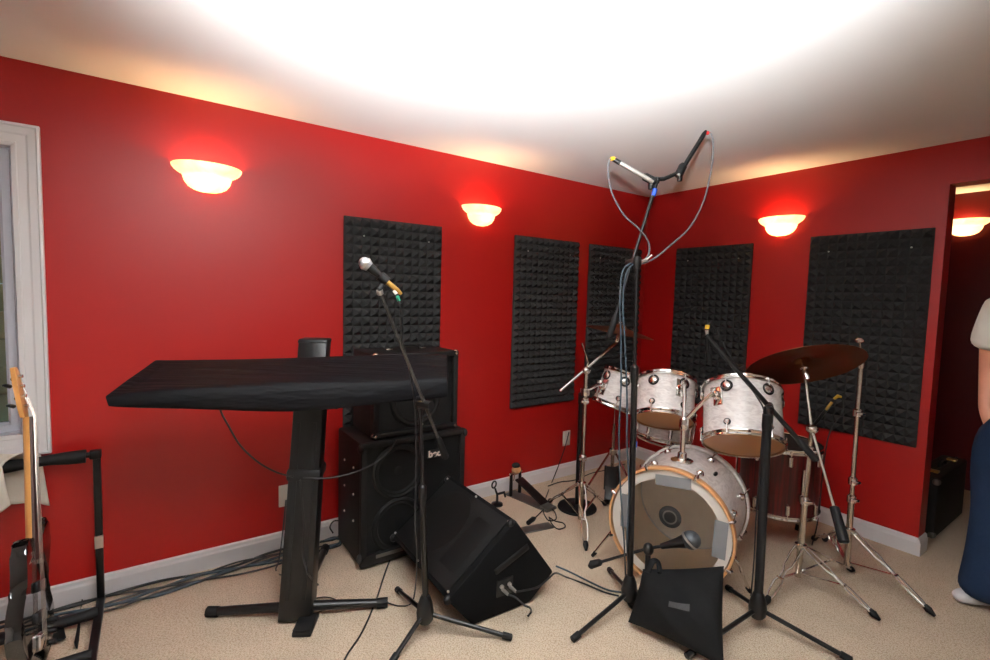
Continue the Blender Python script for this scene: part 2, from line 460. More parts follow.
build('window_sash', frame_ring([(0, 0.012), (0.2, 0.012), (0.28, 0.025), (0.8, 0.025), (1, 0.034), (1, 0.06), (0, 0.06)], WX0+.001, WX1-.001, WZ0+.001, WZ1-.001, WX0+.05, WX1-.05, WZ0+.05, WZ1-.05), 'sash', wroot, smooth=0)
build('window_pane', MB().box(((WX0+WX1)/2, 0.045, (WZ0+WZ1)/2), (WX1-WX0-.1, 0.004, WZ1-WZ0-.1)), 'glass', wroot, smooth=0)
# timber wall of the light well outside
mb = MB()
for k in range(16):
    z = 0.2 + k*0.14
    mb.box((-4.4, 0.75 + (k % 2)*0.012, z), (2.6, 0.10, 0.136), bevel=0.006)
struct(build('trim_1', mb, 'timber', loc=(-4.4, 0.75, 0.2)))

# outlets
def outlet(c, n, label, blank=False):
    c, n = V(c), V(n); t = V((n.y, -n.x, 0)); t = t if t.length else V((1, 0, 0))
    R = Matrix((t, n, V((0, 0, 1)))).transposed()
    o = thing('wall_outlet', label, 'outlet', c, None)
    build('cover_plate', MB().box(c + n*0.004, (0.075, 0.008, 0.118), R, bevel=0.003), 'plate', o)
    for s in (-1, 1):
        build('socket', MB().box(c + n*0.009 + V((0, 0, s*0.024)), (0.032, 0.005, 0.028), R, bevel=0.004), 'plate', o)
    return o
outlet(Fy(286, 495), (0, -1, 0), 'white wall outlet behind the keyboard stand column')
outlet(Fy(566, 438), (0, -1, 0), 'white wall outlet beneath the foam panels near the crash cymbal stand')

# ================================================================= FOAM PANELS
def foam_panel(o, du, n, label, nu=12, nv=24, w=0.61, h=1.22):
    """o: top-left corner on the wall, du: along the wall, n: into the room"""
    o, du, n = V(o), V(du), V(n); dz = V((0, 0, -1))
    su, sv = w/nu, h/nv
    root = thing('foam_panel', label, 'acoustic panel', o + du*w/2 + dz*h, 'charcoal pyramid foam panels on the red walls')
    mb = MB(); b = 0.018; t = 0.052
    g = [[mb.bm.verts.new(o + du*(i*su) + dz*(j*sv) + n*b) for j in range(nv+1)] for i in range(nu+1)]
    for i in range(nu):
        for j in range(nv):
            ap = mb.bm.verts.new(o + du*((i+.5)*su) + dz*((j+.5)*sv) + n*(t+random.uniform(-.002, .002)))
            q = (g[i][j], g[i+1][j], g[i+1][j+1], g[i][j+1])
            for k in range(4): mb.bm.faces.new((q[k], q[(k+1) % 4], ap))
    border = [g[i][0] for i in range(nu+1)] + [g[nu][j] for j in range(1, nv+1)] + [g[i][nv] for i in range(nu-1, -1, -1)] + [g[0][j] for j in range(nv-1, 0, -1)]
    back = [mb.bm.verts.new(v.co - n*(b-0.001)) for v in border]
    mb.bridge(border, back); mb.bm.faces.new(back)
    build('foam_sheet', mb, 'foam', root, smooth=0)
    for s in (0.18, 0.85):
        p = o + du*(w*s) + dz*(sv*2) + n*(b+.004)
        build('pin', MB().sphere(p, 0.0055, seg=10, rings=6), 'silver', root)
foam_panel((-2.622, 0, 1.814), (1, 0, 0), (0, -1, 0), 'charcoal pyramid foam panel behind the vocal microphone, leftmost on the long wall')
foam_panel((-1.431, 0, 1.818), (1, 0, 0), (0, -1, 0), 'charcoal pyramid foam panel right of the second sconce, fully in view on the long wall')
p3 = Fy(589, 244.7)
foam_panel((p3.x, 0, 1.818), (1, 0, 0), (0, -1, 0), 'charcoal pyramid foam panel nearest the corner on the long wall, behind the crash cymbal')
foam_panel((0, -0.314, 1.814), (0, -1, 0), (-1, 0, 0), 'charcoal pyramid foam panel on the short wall above the white toms')
foam_panel((0, -1.297, 1.828), (0, -1, 0), (-1, 0, 0), 'charcoal pyramid foam panel at the end of the short wall, behind the ride cymbal')

# ================================================================= SCONCES
def sconce(c, du, n, label, power=6.5):
    """c: centre of the rim on the wall"""
    c, du, n = V(c), V(du), V(n)
    root = thing('wall_sconce', label, 'wall lamp', c, 'alabaster wall sconces')
    prof = [(0.142, 0.0), (0.147, -0.004), (0.144, -0.016), (0.134, -0.030), (0.116, -0.043), (0.104, -0.049), (0.101, -0.058),
            (0.095, -0.078), (0.079, -0.100), (0.055, -0.114), (0.028, -0.121), (0.0, -0.122)]
    inn = [(max(r-0.007, 0.0), z+0.007 if r < .02 else z+0.004) for r, z in prof][::-1]
    inn[-1] = (0.136, 0.0)
    loop = prof + inn
    mb = MB(); seg = 28
    rows = []
    for k in range(seg+1):
        a = PI*k/seg
        rows.append([mb.bm.verts.new(c + du*(r*math.cos(a)) + n*(0.002 + 0.80*r*math.sin(a)) + V((0, 0, z))) for r, z in loop])
    for x, y in zip(rows[:-1], rows[1:]):
        for j in range(len(loop)-1):
            mb.bm.faces.new((x[j], y[j], y[j+1], x[j+1]))
        mb.bm.faces.new((x[-1], y[-1], y[0], x[0]))
    bmesh.ops.remove_doubles(mb.bm, verts=mb.bm.verts[:], dist=1e-5)
    build('glass_bowl', mb, 'alabaster', root, smooth=50)
    R = Matrix((du, n, V((0, 0, 1)))).transposed()
    build('back_plate', MB().box(c + n*0.004 + V((0, 0, -0.035)), (0.09, 0.008, 0.07), R, bevel=0.003), 'brass', root)
    build('bulb_socket', MB().cyl(c + n*0.01 + V((0, 0, -.06)), c + n*0.045 + V((0, 0, -.06)), 0.013, 0.013), 'plate', root)
    ld = bpy.data.lights.new('sconce_bulb', 'POINT'); ld.energy = power; ld.color = (1.0, 0.66, 0.32); ld.shadow_soft_size = 0.022
    lo = bpy.data.objects.new('sconce_bulb', ld); COL.objects.link(lo); lo.location = V((0, 0, -0.052)) + n*0.062; lo.parent = root
    return root
sconce((-3.272, 0, 1.968), (1, 0, 0), (0, -1, 0), 'glowing alabaster glass sconce on the red wall above the covered keyboard, nearest the window')
sconce((-1.718, 0, 1.972), (1, 0, 0), (0, -1, 0), 'glowing alabaster glass sconce on the long red wall between two foam panels')
sconce((0, -1.105, 1.972), (0, -1, 0), (-1, 0, 0), 'glowing alabaster glass sconce on the short red wall between two foam panels')
sconce((1.60, -1.707, 2.068), (0, -1, 0), (-1, 0, 0), 'glowing alabaster glass sconce inside the dim doorway at the right edge', 5.0)

# ================================================================= KEYBOARD STAND + COVER
def keyboard_stand():
    base = V((-3.015, -0.625, 0.0)); top = A(315, 341, 2.19)
    root = thing('keyboard_stand', 'black column keyboard stand with three splayed feet under the covered keyboard', 'keyboard stand', base)
    fwd = V((-.479, -.878, 0)); side = V((.878, -.479, 0)); ax = (top-base).normalized()
    def sect(p, w, d, o=V((0, 0, 0))): return [p-side*w-fwd*d, p+side*w-fwd*d, p+side*w+fwd*d, p-side*w+fwd*d]
    mb = MB()
    b0 = base + V((0, 0, 0.012))
    mb.hexa(sect(b0, 0.066, 0.05) + sect(top, 0.06, 0.045), bevel=0.004)
    build('column', mb, 'blackmetal', root)
    # ribs on the column front
    for k in (-0.034, 0.034):
        p0 = base + side*k + fwd*0.052 + ax*0.1; p1 = top + side*k + fwd*0.045 - ax*0.35
        build('column_rail', MB().bar(p0, p1, 0.014, 0.01, up=fwd), 'blackplastic', root)
    build('top_cap', MB().hexa(sect(top - ax*.005, 0.064, 0.049) + sect(top + ax*.012, 0.060, 0.045), bevel=0.005), 'blackplastic', root)
    c = base + ax*0.615
    build('sliding_collar', MB().hexa(sect(c - ax*.028, 0.072, 0.060) + sect(c + ax*.024, 0.072, 0.060), bevel=0.014), 'blackplastic', root)
    for tip in (Fz(210, 612, .02), Fz(385, 603, .02), Fz(325, 549, .02)):
        s = base + V((0, 0, 0.05)); d = (tip - s); d.z = 0; d.normalize()
        s = s + d*0.04; s.z = .045
        tip = V((tip.x, tip.y, 0.022))
        lg = build('leg', MB().tube([s, tip], [0.021, 0.017], 12), 'blackmetal', root)
        build('rubber_foot', MB().tube([tip - d*0.035, tip + d*0.012], [0.0215, 0.0215], 12), 'rubber', lg)
    # arms that carry the keyboard, reaching forward under it
    for s in (-0.19, 0.19):
        p0 = base + ax*0.945 + side*s*0.3 + fwd*0.03
        p1 = base + ax*0.955 + side*s*.85 + fwd*0.27
        build('arm', MB().tube([p0, p0.lerp(p1, .5), p1], [0.014, 0.013, 0.012], 10), 'blackmetal', root)
keyboard_stand()

def keyboard_cover():
    FLT, BLT, BRT, FRT = A(105, 396, 1.62), A(157, 359, 1.91), A(447, 353, 2.20), A(447, 377, 2.00)
    FLB, FRB = A(109, 408, 1.62), A(447, 399, 2.00)
    BLB, BRB = BLT + V((0, 0, -.075)), BRT + V((0, 0, -.075))
    nx = 60
    prof_t = [0, .08, .2, .4, .55, .7, .85, .95, 1.0]
    def pt(s, q):
        # q in 0..4 : 0-1 back (bottom->top), 1-2 top (back->front), 2-3 front (top->bottom), 3-4 underside
        e = math.sin(PI*s)
        a, b = FLT.lerp(FRT, s), BLT.lerp(BRT, s)
        fb, bb = FLB.lerp(FRB, s), BLB.lerp(BRB, s)
        mid = min(1.0, s/.12)
        a = a + V((0, 0, 0.012*mid*(1-s)))                         # crease rises away from the tip
        fb = fb + V((0, 0, -0.032*e**0.8 + 0.012*math.sin(9*s)*e*.5))
        if q < 1: p = bb.lerp(b, q)
        elif q < 2:
            t = q-1; p = b.lerp(a, t); p.z -= 0.010*math.sin(PI*t)*(1 if s > .03 else 0)
        elif q < 3:
            t = q-2; p = a.lerp(fb, t) + (a-b).normalized()*0.012*math.sin(PI*t)*mid
        else:
            t = q-3; p = fb.lerp(bb, t); p.z += 0.012*math.sin(PI*t)
        w = 0.0045*math.sin(q*19 + 2.2*math.sin(s*5)) * (1 if 1.05 < q < 2.95 else 0.2)
        w += 0.003*math.sin(q*9+s*7)
        return p + V((0, 0, w))
    qs = []
    for side in range(4): qs += [side + t for t in (0, .04, .15, .3, .5, .7, .85, .96)]
    mb = MB(); rows = []
    for i in range(nx+1):
        s = i/nx
        lp = [pt(s, q) for q in qs]
        for _ in range(3): lp = [(lp[k-1] + lp[k]*2 + lp[(k+1) % len(lp)])/4 for k in range(len(lp))]
        rows.append([mb.bm.verts.new(p) for p in lp])
    for x, y in zip(rows[:-1], rows[1:]): mb.bridge(x, y)
    for rw, sg in ((rows[0], -1), (rows[-1], 1)):
        c = V((0, 0, 0))
        for v in rw: c += v.co
        c /= len(rw)
        cv = mb.bm.verts.new(c + (FRT-FLT).normalized()*0.006*sg)
        for k in range(len(rw)): mb.bm.faces.new((rw[k], rw[(k+1) % len(rw)], cv))
    o = build('keyboard_cover', mb, 'coverfab', loc=FLB, smooth=60)
    tag(o, 'black stretch cloth cover over a long keyboard on the column stand', 'keyboard cover')
keyboard_cover()
# pedal lying by the column foot
pp = Fz(306, 627, 0)
root = thing('sustain_pedal', 'small black flat sustain pedal on the carpet before the keyboard stand column', 'pedal', pp)
dv = (Fz(302, 637) - Fz(311, 617)).normalized(); sv = V((-dv.y, dv.x, 0))
R = Matrix((sv, dv, V((0, 0, 1)))).transposed()
build('base', MB().box(pp + V((0, 0, .011)), (0.075, 0.13, 0.02), R, bevel=.004), 'blackplastic', root)
build('treadle', MB().box(pp + dv*.015 + V((0, 0, .026)), (0.07, 0.095, 0.01), R, bevel=.003), 'rubber', root)

# ================================================================= AMP STACK
def speaker_cone(mb, c, n, r):
    mb.lathe([(r*1.08, 0.0), (r*1.08, 0.006), (r, 0.012), (r*.93, 0.008), (r*.86, 0.010), (r*.8, -0.004), (r*.34, -0.05), (r*.3, -0.045), (0, -0.03)], c, n, 36)

def cabinet():
    FL_ = Fz(360, 571); y0 = FL_.y; x0 = FL_.x; x1 = Fy(463, 500, y0).x; y1 = y0 + .36; z1 = .648
    zb = 0.012
    root = thing('speaker_cabinet', 'tall black bass speaker cabinet with two round speakers, under the amplifier', 'speaker', ((x0+x1)/2, (y0+y1)/2, 0))
    mb = MB().box(((x0+x1)/2, (y0+y1)/2+.01, (zb+z1)/2), (x1-x0, y1-y0-.02, z1-zb), bevel=0.012)
    build('box', mb, 'tolex', root)
    # front frame
    fr = MB(); b = 0.03
    for lo, hi in (((x0, z1-b), (x1, z1)), ((x0, zb), (x1, zb+b+.03)), ((x0, zb+b), (x0+b, z1-b)), ((x1-b, zb+b), (x1, z1-b))):
        fr.box(((lo[0]+hi[0])/2, y0+.005, (lo[1]+hi[1])/2), (hi[0]-lo[0], 0.03, hi[1]-lo[1]), bevel=.004)
    build('front_frame', fr, 'tolex', root)
    build('grille', MB().box(((x0+x1)/2, y0+.014, (zb+z1)/2+.012), (x1-x0-2*b, 0.008, z1-zb-2*b-.03)), 'grille', root, smooth=0)
    for cx, cz, r in ((x0+.205, 0.475, 0.135), (x0+.205, 0.185, 0.135), (x1-.10, 0.33, 0.05)):
        mb = MB(); speaker_cone(mb, (cx, y0+.008, cz), (0, -1, 0), r)
        build('speaker_cone', mb, 'cone', root)
        build('dust_cap', MB().sphere((cx, y0-.004+.03, cz), r*.32, (1, .45, 1)), 'cone', root)
    build('port_slot', MB().box(((x0+x1)/2-.12, y0-.011, 0.055), (0.2, .006, .018), bevel=.002), 'greysteel', root)
    for yy in (y0+.1, y0+.24):
        for zz in (0.22, 0.36, 0.50):
            build('side_bolt', MB().sphere((x0-.001, yy, zz), 0.006, seg=10, rings=6), 'silver', root)
    for zz in (0.06, z1-.03):
        for xx in (x0, x1):
            build('corner_guard', MB().sphere((xx, y0, zz+.004), 0.022, (.8, .8, 1.1), 12, 8), 'blackplastic', root)
    # logo badge
    bx = Fy(433.5, 453, y0-.004)
    badge = build('badge', MB().box((bx.x, y0-.012, bx.z), (0.085, 0.006, 0.045), bevel=.002), 'blackplastic', root)
    # text
    cu = bpy.data.curves.new('logo', 'FONT'); cu.body = 'bec'; cu.size = 0.048; cu.align_x = 'CENTER'; cu.align_y = 'CENTER'; cu.extrude = 0.001; cu.offset = 0.002
    tmp = bpy.data.objects.new('logo_tmp', cu); COL.objects.link(tmp)
    bpy.context.view_layer.update()
    me = bpy.data.meshes.new_from_object(tmp.evaluated_get(bpy.context.evaluated_depsgraph_get()))
    COL.objects.unlink(tmp); bpy.data.objects.remove(tmp)
    me.materials.clear(); me.materials.append(M['logo'])
    lo = bpy.data.objects.new('logo', me); COL.objects.link(lo); lo.parent = badge
    lo.location = V((bx.x, y0-.017, bx.z)) - root.location - V(badge.location)
    lo.rotation_euler = (PI/2, 0, 0)
    me.transform(Matrix.Diagonal((1.1, 1.0, 1, 1)))
cabinet()

def amp():
    x0, x1, y0, y1, z0, z1 = -2.598, -2.108, -0.40, -0.10, 0.652, 1.085
    root = thing('combo_amplifier', 'black combo amplifier with metal corners standing on the tall speaker cabinet', 'amplifier', ((x0+x1)/2, (y0+y1)/2, z0))
    build('box', MB().box(((x0+x1)/2, (y0+y1)/2+.015, (z0+z1)/2), (x1-x0, y1-y0-.03, z1-z0), bevel=.012), 'tolex', root)
    fr = MB(); b = 0.028
    for lo, hi in (((x0, z1-b), (x1, z1)), ((x0, z0), (x1, z0+b)), ((x0, z0+b), (x0+b, z1-b)), ((x1-b, z0+b), (x1, z1-b))):
        fr.box(((lo[0]+hi[0])/2, y0+.015, (lo[1]+hi[1])/2), (hi[0]-lo[0], 0.05, hi[1]-lo[1]), bevel=.004)
    build('front_frame', fr, 'tolex', root)
    build('grille', MB().box(((x0+x1)/2, y0+.026, (z0+z1)/2), (x1-x0-2*b, 0.01, z1-z0-2*b)), 'grille', root, smooth=0)
    build('control_panel', MB().box(((x0+x1)/2, y0+.018, z1-b-.045), (x1-x0-2*b, 0.012, .085), bevel=.002), 'blackplastic', root)
    for k in range(6):
        xx = x0+.07+k*.07
        build('knob', MB().cyl((xx, y0+.012, z1-b-.045), (xx, y0-.006, z1-b-.045), .011, .009), 'blackplastic', root)
    mb = MB(); speaker_cone(mb, ((x0+x1)/2, y0+.02, z0+.18), (0, -1, 0), .135)
    build('speaker_cone', mb, 'cone', root)
    for xx in (x0, x1):
        for zz in (z0, z1):
            sx = 1 if xx == x0 else -1; sz = 1 if zz == z0 else -1
            build('metal_corner', MB().sphere((xx+sx*.013, y0+.004, zz+sz*.013), .020, (1, .8, 1), 12, 8), 'steel', root)
    build('handle', MB().tube(catmull([((x0+x1)/2-.09, -.25, z1-.002), ((x0+x1)/2-.07, -.25, z1+.022), ((x0+x1)/2+.07, -.25, z1+.022), ((x0+x1)/2+.09, -.25, z1-.002)], 5), .008, 8), 'rubber', root)
    for xx in ((x0+x1)/2-.1, (x0+x1)/2+.1):
        build('handle_cap', MB().box((xx, -.25, z1+.004), (.035, .03, .012), bevel=.003), 'steel', root)
    lp = Fy(420, 424, y0-.002)
    build('name_badge', MB().box((lp.x, y0-.012, lp.z), (.024, .004, .012), bevel=.001), 'silver', root)
amp()

# ================================================================= WEDGE MONITOR
def wedge():
    o = V((-2.418, -1.090, 0.004)); th = -0.035; W = 0.625
    b = V((math.cos(th), math.sin(th), 0)); w = V((-b.y, b.x, 0)); z = V((0, 0, 1))
    root = thing('stage_monitor', 'black wedge stage monitor lying on the carpet in front of the speaker stack', 'speaker', o)
    prof = [(0, 0), (0.30, 0.0), (0.437, 0.105), (0.208, 0.41), (-0.125, 0.151)]
    P = lambda x, y, s: o + b*x + z*y + w*s
    build('box', MB().prism([P(x, y, 0) for x, y in prof], w*W, bevel=0.012), 'boxcarpet', root)
    # grille on the sloping front
    g0, g1 = V((-0.125, 0.151)), V((0.208, 0.41)); gd = (g1-g0).normalized(); gn = V((-gd.y, gd.x))
    L = (g1-g0).length
    def G(t, s, h): q = g0 + gd*(t*L) + gn*h; return P(q.x, q.y, s)
    mb = MB()
    mb.hexa([G(.05, .03, .0), G(.95, .03, .0), G(.95, W-.03, .0), G(.05, W-.03, .0), G(.05, .03, .008), G(.95, .03, .008), G(.95, W-.03, .008), G(.05, W-.03, .008)], bevel=.003)
    build('grille', mb, 'grille', root)
    nrm = (b*gn.x + z*gn.y)
    mb = MB().lathe([(.168, 0), (.168, .0012), (.156, .002), (.148, .0012), (.05, .0002), (0, .0004)], G(.52, W*.62, .0078), nrm, 40); build('woofer', mb, 'cone', root)
    mb = MB().hexa([G(.2, .07, .009), G(.8, .07, .009), G(.8, .2, .009), G(.2, .2, .009), G(.21, .073, .0096), G(.79, .073, .0096), G(.79, .197, .0096), G(.21, .197, .0096)])
    build('horn', mb, 'cone', root)
    for s, t in ((.025, .06), (W-.025, .06), (.025, .94), (W-.025, .94), (W*.5, .04), (W*.5, .96)):
        build('screw', MB().sphere(G(t, s, .008), .006, seg=8, rings=6), 'silver', root)
    for x, y in ((-.125, .151), (.208, .41)):
        for s in (.01, W-.01):
            build('corner_guard', MB().sphere(P(x*0.92, y*.955, s + (.006 if s < .1 else -.006)), .020, (1, .8, 1), seg=12, rings=8), 'blackplastic', root)
    # side recess handle + jack plate
    fn = -w
    hc = P(.19, .24, -.002); R = Matrix((b, -w, z)).transposed() @ Matrix.Rotation(math.radians(-22), 3, 'Y')
    build('side_handle', MB().box(hc, (.19, .012, .028), R, bevel=.005), 'blackplastic', root)
    jc = P(.155, .125, -.002); R2 = Matrix((b, -w, z)).transposed()
    jp = build('jack_plate', MB().box(jc, (.085, .008, .075), R2, bevel=.002), 'blackplastic', root)
    for dx in (-.02, .02):
        build('jack_socket', MB().cyl(jc + b*dx + z*.008, jc + b*dx + z*.008 - w*.012, .010, .009), 'silver', jp)
    return jc, b, w
JC, WB, WW = wedge()

# ================================================================= MIC STANDS
def mic_stand(label, base, tips, pole_top, boom=None, low_r=0.0125, up_r=0.008, boom_r=.0075, boom_m='blackmetal', hub=0.135, mid=None, ring=None, wrap=False):
    base, top = V(base), V(pole_top)
    root = thing('microphone_stand', label, 'microphone stand', base)
    prof = [(0.0, hub-.085), (0.024, hub-.085), (0.034, hub-.07), (0.036, hub-.04), (0.030, hub-.005), (0.022, hub+.02), (0.016, hub+.03), (0.0, hub+.03)]
    build('tripod_hub', MB().lathe(prof, base, seg=18), 'blackplastic', root)
    for t in tips:
        t = V((t[0], t[1], 0.014)); d = t - base; d.z = 0; d.normalize()
        s = base + d*0.026 + V((0, 0, hub-.05))
        e = (t - s).normalized()
        lg = build('leg', MB().tube([s, t], [.0095, .0095], 10), 'blackmetal', root)
        build('rubber_foot', MB().tube([t - e*.04, t - e*.002], [.0135, .0135], 12), 'rubber', lg)
    m = mid if mid is not None else 0.85
    c0 = base + V((0, 0, hub+.02)); mp = c0.lerp(top, m)
    build('lower_pole', MB().cyl(c0, mp, low_r), 'rubber' if wrap else 'blackmetal', root)
    build('height_clutch', MB().tube([mp - V((0, 0, .05)), mp - V((0, 0, .03)), mp + V((0, 0, .02)), mp + V((0, 0, .03))], [low_r+.001, low_r+.004, low_r+.004, up_r+.002], 14), 'blackplastic', root)
    build('upper_pole', MB().cyl(mp, top, up_r), 'blackmetal', root)
    if ring:
        build('tape_band', MB().cyl(V(ring) - V((0, 0, .012)), V(ring) + V((0, 0, .012)), low_r+.003), 'blue', root, label='blue tape band')
    if boom:
        p0, p1 = V(boom[0]), V(boom[1])
        d = (p1-p0).normalized()
        c = p0 + d*((top-p0).dot(d))
        side = d.cross(V((0, 0, 1))).normalized()
        build('boom_clamp', MB().tube([top - V((0, 0, .03)), top, top + V((0, 0, .022))], [.014, .02, .016], 14), 'blackplastic', root)
        build('clamp_knob', MB().cyl(c - side*.035, c + side*.028, .017, .017, 12), 'blackplastic', root)
        build('boom_arm', MB().cyl(p0 + d*.09, p1, boom_r), boom_m, root)
        build('counterweight', MB().tube([p0, p0 + d*.008, p0 + d*.1, p0 + d*.115], [.010, .0145, .0135, .008], 14), 'rubber', root)
    return root

def hand_mic(tip, tail, label, cat='microphone', ball='mesh', length_body=True):
    """vocal microphone: ball grille at tip, tapered body to tail"""
    tip, tail = V(tip), V(tail); d = (tail-tip).normalized()
    root = thing('vocal_microphone', label, cat, tip)
    L = (tail-tip).length
    build('ball_grille', MB().lathe([(0, -.0215), (.008, -.020), (.015, -.0155), (.0195, -.008), (.0215, 0), (.022, .004), (.0205, .011), (.0175, .019), (.0, .019)], tip + d*.0215, d, 24), ball, root)
    build('grille_band', MB().lathe([(.0215, .019), (.0232, .021), (.0232, .027), (.0215, .029)], tip, d, 20, closed=True), 'silver', root)
    build('body', MB().tube([tip + d*.038, tip + d*.052, tip + d*(L*.8), tail], [.0175, .016, .0112, .0105], 16), 'blackmetal', root)
    return root

# --- left vocal stand
b1 = V((-2.607, -1.015, 0))
t1 = A(420, 402, 1.93)
mic_stand('black boom microphone stand with vocal microphone, in front of the wedge monitor', b1, [Fz(512, 641), Fz(397, 592), Fz(390, 668)], t1,
          (A(446, 458, 2.04), A(379, 290, 1.68)), mid=.55, boom_r=.0062, boom_m='gunmetal')
mtip = A(360, 259, 1.66); mtail = A(386, 281, 1.695)
hand_mic(mtip, mtail, 'black vocal microphone with silver ball grille clipped to the left boom stand')
cl = thing('microphone_clip', 'black microphone clip holding the silver-headed vocal microphone', 'clip', A(379, 288, 1.68))
md = (mtail-mtip).normalized()
build('clip_cradle', MB().lathe([(.0145, -.016), (.0185, -.014), (.0175, .018), (.0135, .018)], mtip + md*.10, md, 16, closed=True), 'blackplastic', cl)
build('clip_stem', MB().tube([mtip + md*.10 - V((0, 0, .02)), A(379, 289, 1.68) + V((0, 0, -.004))], [.009, .009], 10), 'blackplastic', cl)
build('thread_collar', MB().cyl(A(379.5, 290, 1.68), A(380.5, 294, 1.69), .011), 'silver', cl)
# its cable: connector + lead
root = thing('microphone_cable', 'black microphone lead with silver plug hanging from the left vocal microphone', 'cable', mtail)
build('plug', MB().tube([mtail + md*.001, mtail + md*.02, mtail + md*.055, mtail + md*.07], [.0095, .0095, .009, .005], 12), 'brass', root)
pts = catmull([mtail + md*.065, A(396, 293, 1.705), A(400, 306, 1.705), A(401, 330, 1.74), A(405, 352, 1.80), A(411, 378, 1.85), A(415, 410, 1.91), A(416, 440, 1.92), A(416, 480, 1.93), A(415, 520, 1.94), A(417, 560, 1.95), Fz(413, 600, .03), Fz(400, 606, .008), Fz(380, 600, .008)])
build('lead', MB().tube(pts, .0033, 7), 'cablek', root)
build('tape_band', MB().tube([A(394, 290.5, 1.705), A(396.5, 294, 1.705)], .0062, 10), 'whitetape', root, label='white tape band')
build('tape_ring', MB().tube([A(397.3, 296, 1.705), A(399, 301, 1.705)], .006, 10), 'green', root, label='green tape band')

# --- overhead stand
b2 = V((-1.776, -1.379, 0))
t2 = A(637, 262, 2.11)
Bt, Bb = A(656.5, 183, 2.15), A(609, 338, 2.15)
mic_stand('tall black boom stand lifting two pencil microphones above the drum kit', b2, [Fz(572, 643), Fz(609, 572), Fz(700, 632)], t2, (Bb, Bt), low_r=.0135, mid=.66, ring=A(633.5, 444, 2.165))
stereo = thing('stereo_bar', 'black stereo bar on the tip of the tall overhead boom', 'microphone bar', Bt)
bl, br = A(651, 180, 2.15), A(680, 172, 2.17)
build('cross_bar', MB().tube([bl, A(664, 179, 2.155), br], .009, 10), 'blackplastic', stereo)
build('swivel', MB().tube([Bt, A(657.5, 178, 2.15)], [.011, .013], 12), 'blackplastic', stereo)
build('tape_band', MB().tube([A(655.2, 189, 2.15), A(653.2, 196, 2.15)], .0105, 12), 'blue', stereo, label='blue tape band')
for c, dx in ((bl, (A(640, 174, 2.15)-bl)), (br, (A(686, 160, 2.17)-br))):
    u_ = dx.normalized()
    build('mic_clip', MB().tube([c - u_*.025, c - u_*.015, c + u_*.03, c + u_*.04], [.012, .019, .018, .012], 12), 'blackplastic', stereo)
    build('clip_knob', MB().cyl(c + V((0, 0, -.012)), c + V((0, 0, -.04)), .013, .011, 12), 'blackplastic', stereo)
def pencil(p_in, p_out, m, label):
    p_in, p_out = V(p_in), V(p_out); d = (p_out-p_in).normalized(); L = (p_out-p_in).length
    r = thing('pencil_microphone', label, 'microphone', p_in)
    build('body', MB().tube([p_in + d*.018, p_out], [.0098, .0098], 14), m, r)
    build('capsule', MB().tube([p_in, p_in + d*.018], [.0085, .0098], 14), 'silver', r)
    build('plug', MB().tube([p_out, p_out + d*.03, p_out + d*.045], [.0105, .0098, .006], 12), 'blackplastic', r)
    return d
pencil(A(653, 182, 2.14), A(620, 163, 2.13), 'silver', 'silver pencil microphone on the left end of the overhead stereo bar')
pencil(A(678, 176, 2.16), A(701, 139, 2.18), 'blackmetal', 'dark pencil microphone on the right end of the overhead stereo bar')
def lead(pts, m, r, label, band=None):
    pts = [V(p) for p in pts]
    ro = thing('microphone_cable', label, 'cable', pts[0])
    cp = catmull(pts)
    build('lead', MB().tube(cp, r, 7), m, ro)
    if band:
        d = (cp[2]-cp[0]).normalized()
        build('tape_band', MB().tube([cp[0] - d*.002, cp[0] + d*.016], r+.0045, 10), band, ro)
lead([A(614, 158.5, 2.125), A(609.5, 160, 2.12), A(608, 172, 2.12), A(612, 193, 2.12), A(624, 215, 2.13), A(638, 228, 2.13), A(648, 241, 2.13), A(649, 253, 2.13), A(643, 261, 2.13), A(636, 262, 2.13)], 'cableg', .0038, 'grey cable looping down from the left overhead microphone', 'yellow')
lead([A(705, 133, 2.185), A(711, 134, 2.19), A(713, 146, 2.19), A(711, 170, 2.19), A(704, 200, 2.18), A(690, 227, 2.17), A(672, 244, 2.15), A(655, 258, 2.14), A(641, 264, 2.13), A(634, 263, 2.13)], 'cableg', .0038, 'grey cable sweeping down from the right overhead microphone', 'redband')
lead([A(640, 262, 2.12), A(629, 264, 2.11), A(622, 274, 2.10), A(620, 300, 2.10), A(621, 340, 2.10), A(621, 390, 2.11), A(619, 430, 2.12), A(620, 480, 2.14), A(624, 540, 2.16), Fz(626, 585, .02)], 'cablet', .0038, 'slate blue cable hanging straight down left of the overhead stand pole')
lead([A(638, 264, 2.115), A(631, 266, 2.105), A(625, 278, 2.10), A(623, 305, 2.10), A(625, 345, 2.10), A(627, 395, 2.11), A(627, 440, 2.12), A(629, 490, 2.13), A(627, 545, 2.16), Fz(630, 586, .02)], 'cablet', .0038, 'slate blue cable hanging against the overhead stand pole')
cp_ = t2 - V((0, 0, .016))
vc = thing('velcro_tie', 'white cable tie at the top of the overhead stand pole', 'cable tie', cp_)
build('strap', MB().tube([A(634, 262.5, 2.12), A(640, 261.5, 2.11), A(647, 260, 2.12)], .0062, 8), 'silver', vc)
build('tail', MB().tube([A(646, 260, 2.12), A(652, 255, 2.115)], .0035, 8), 'whitetape', vc)

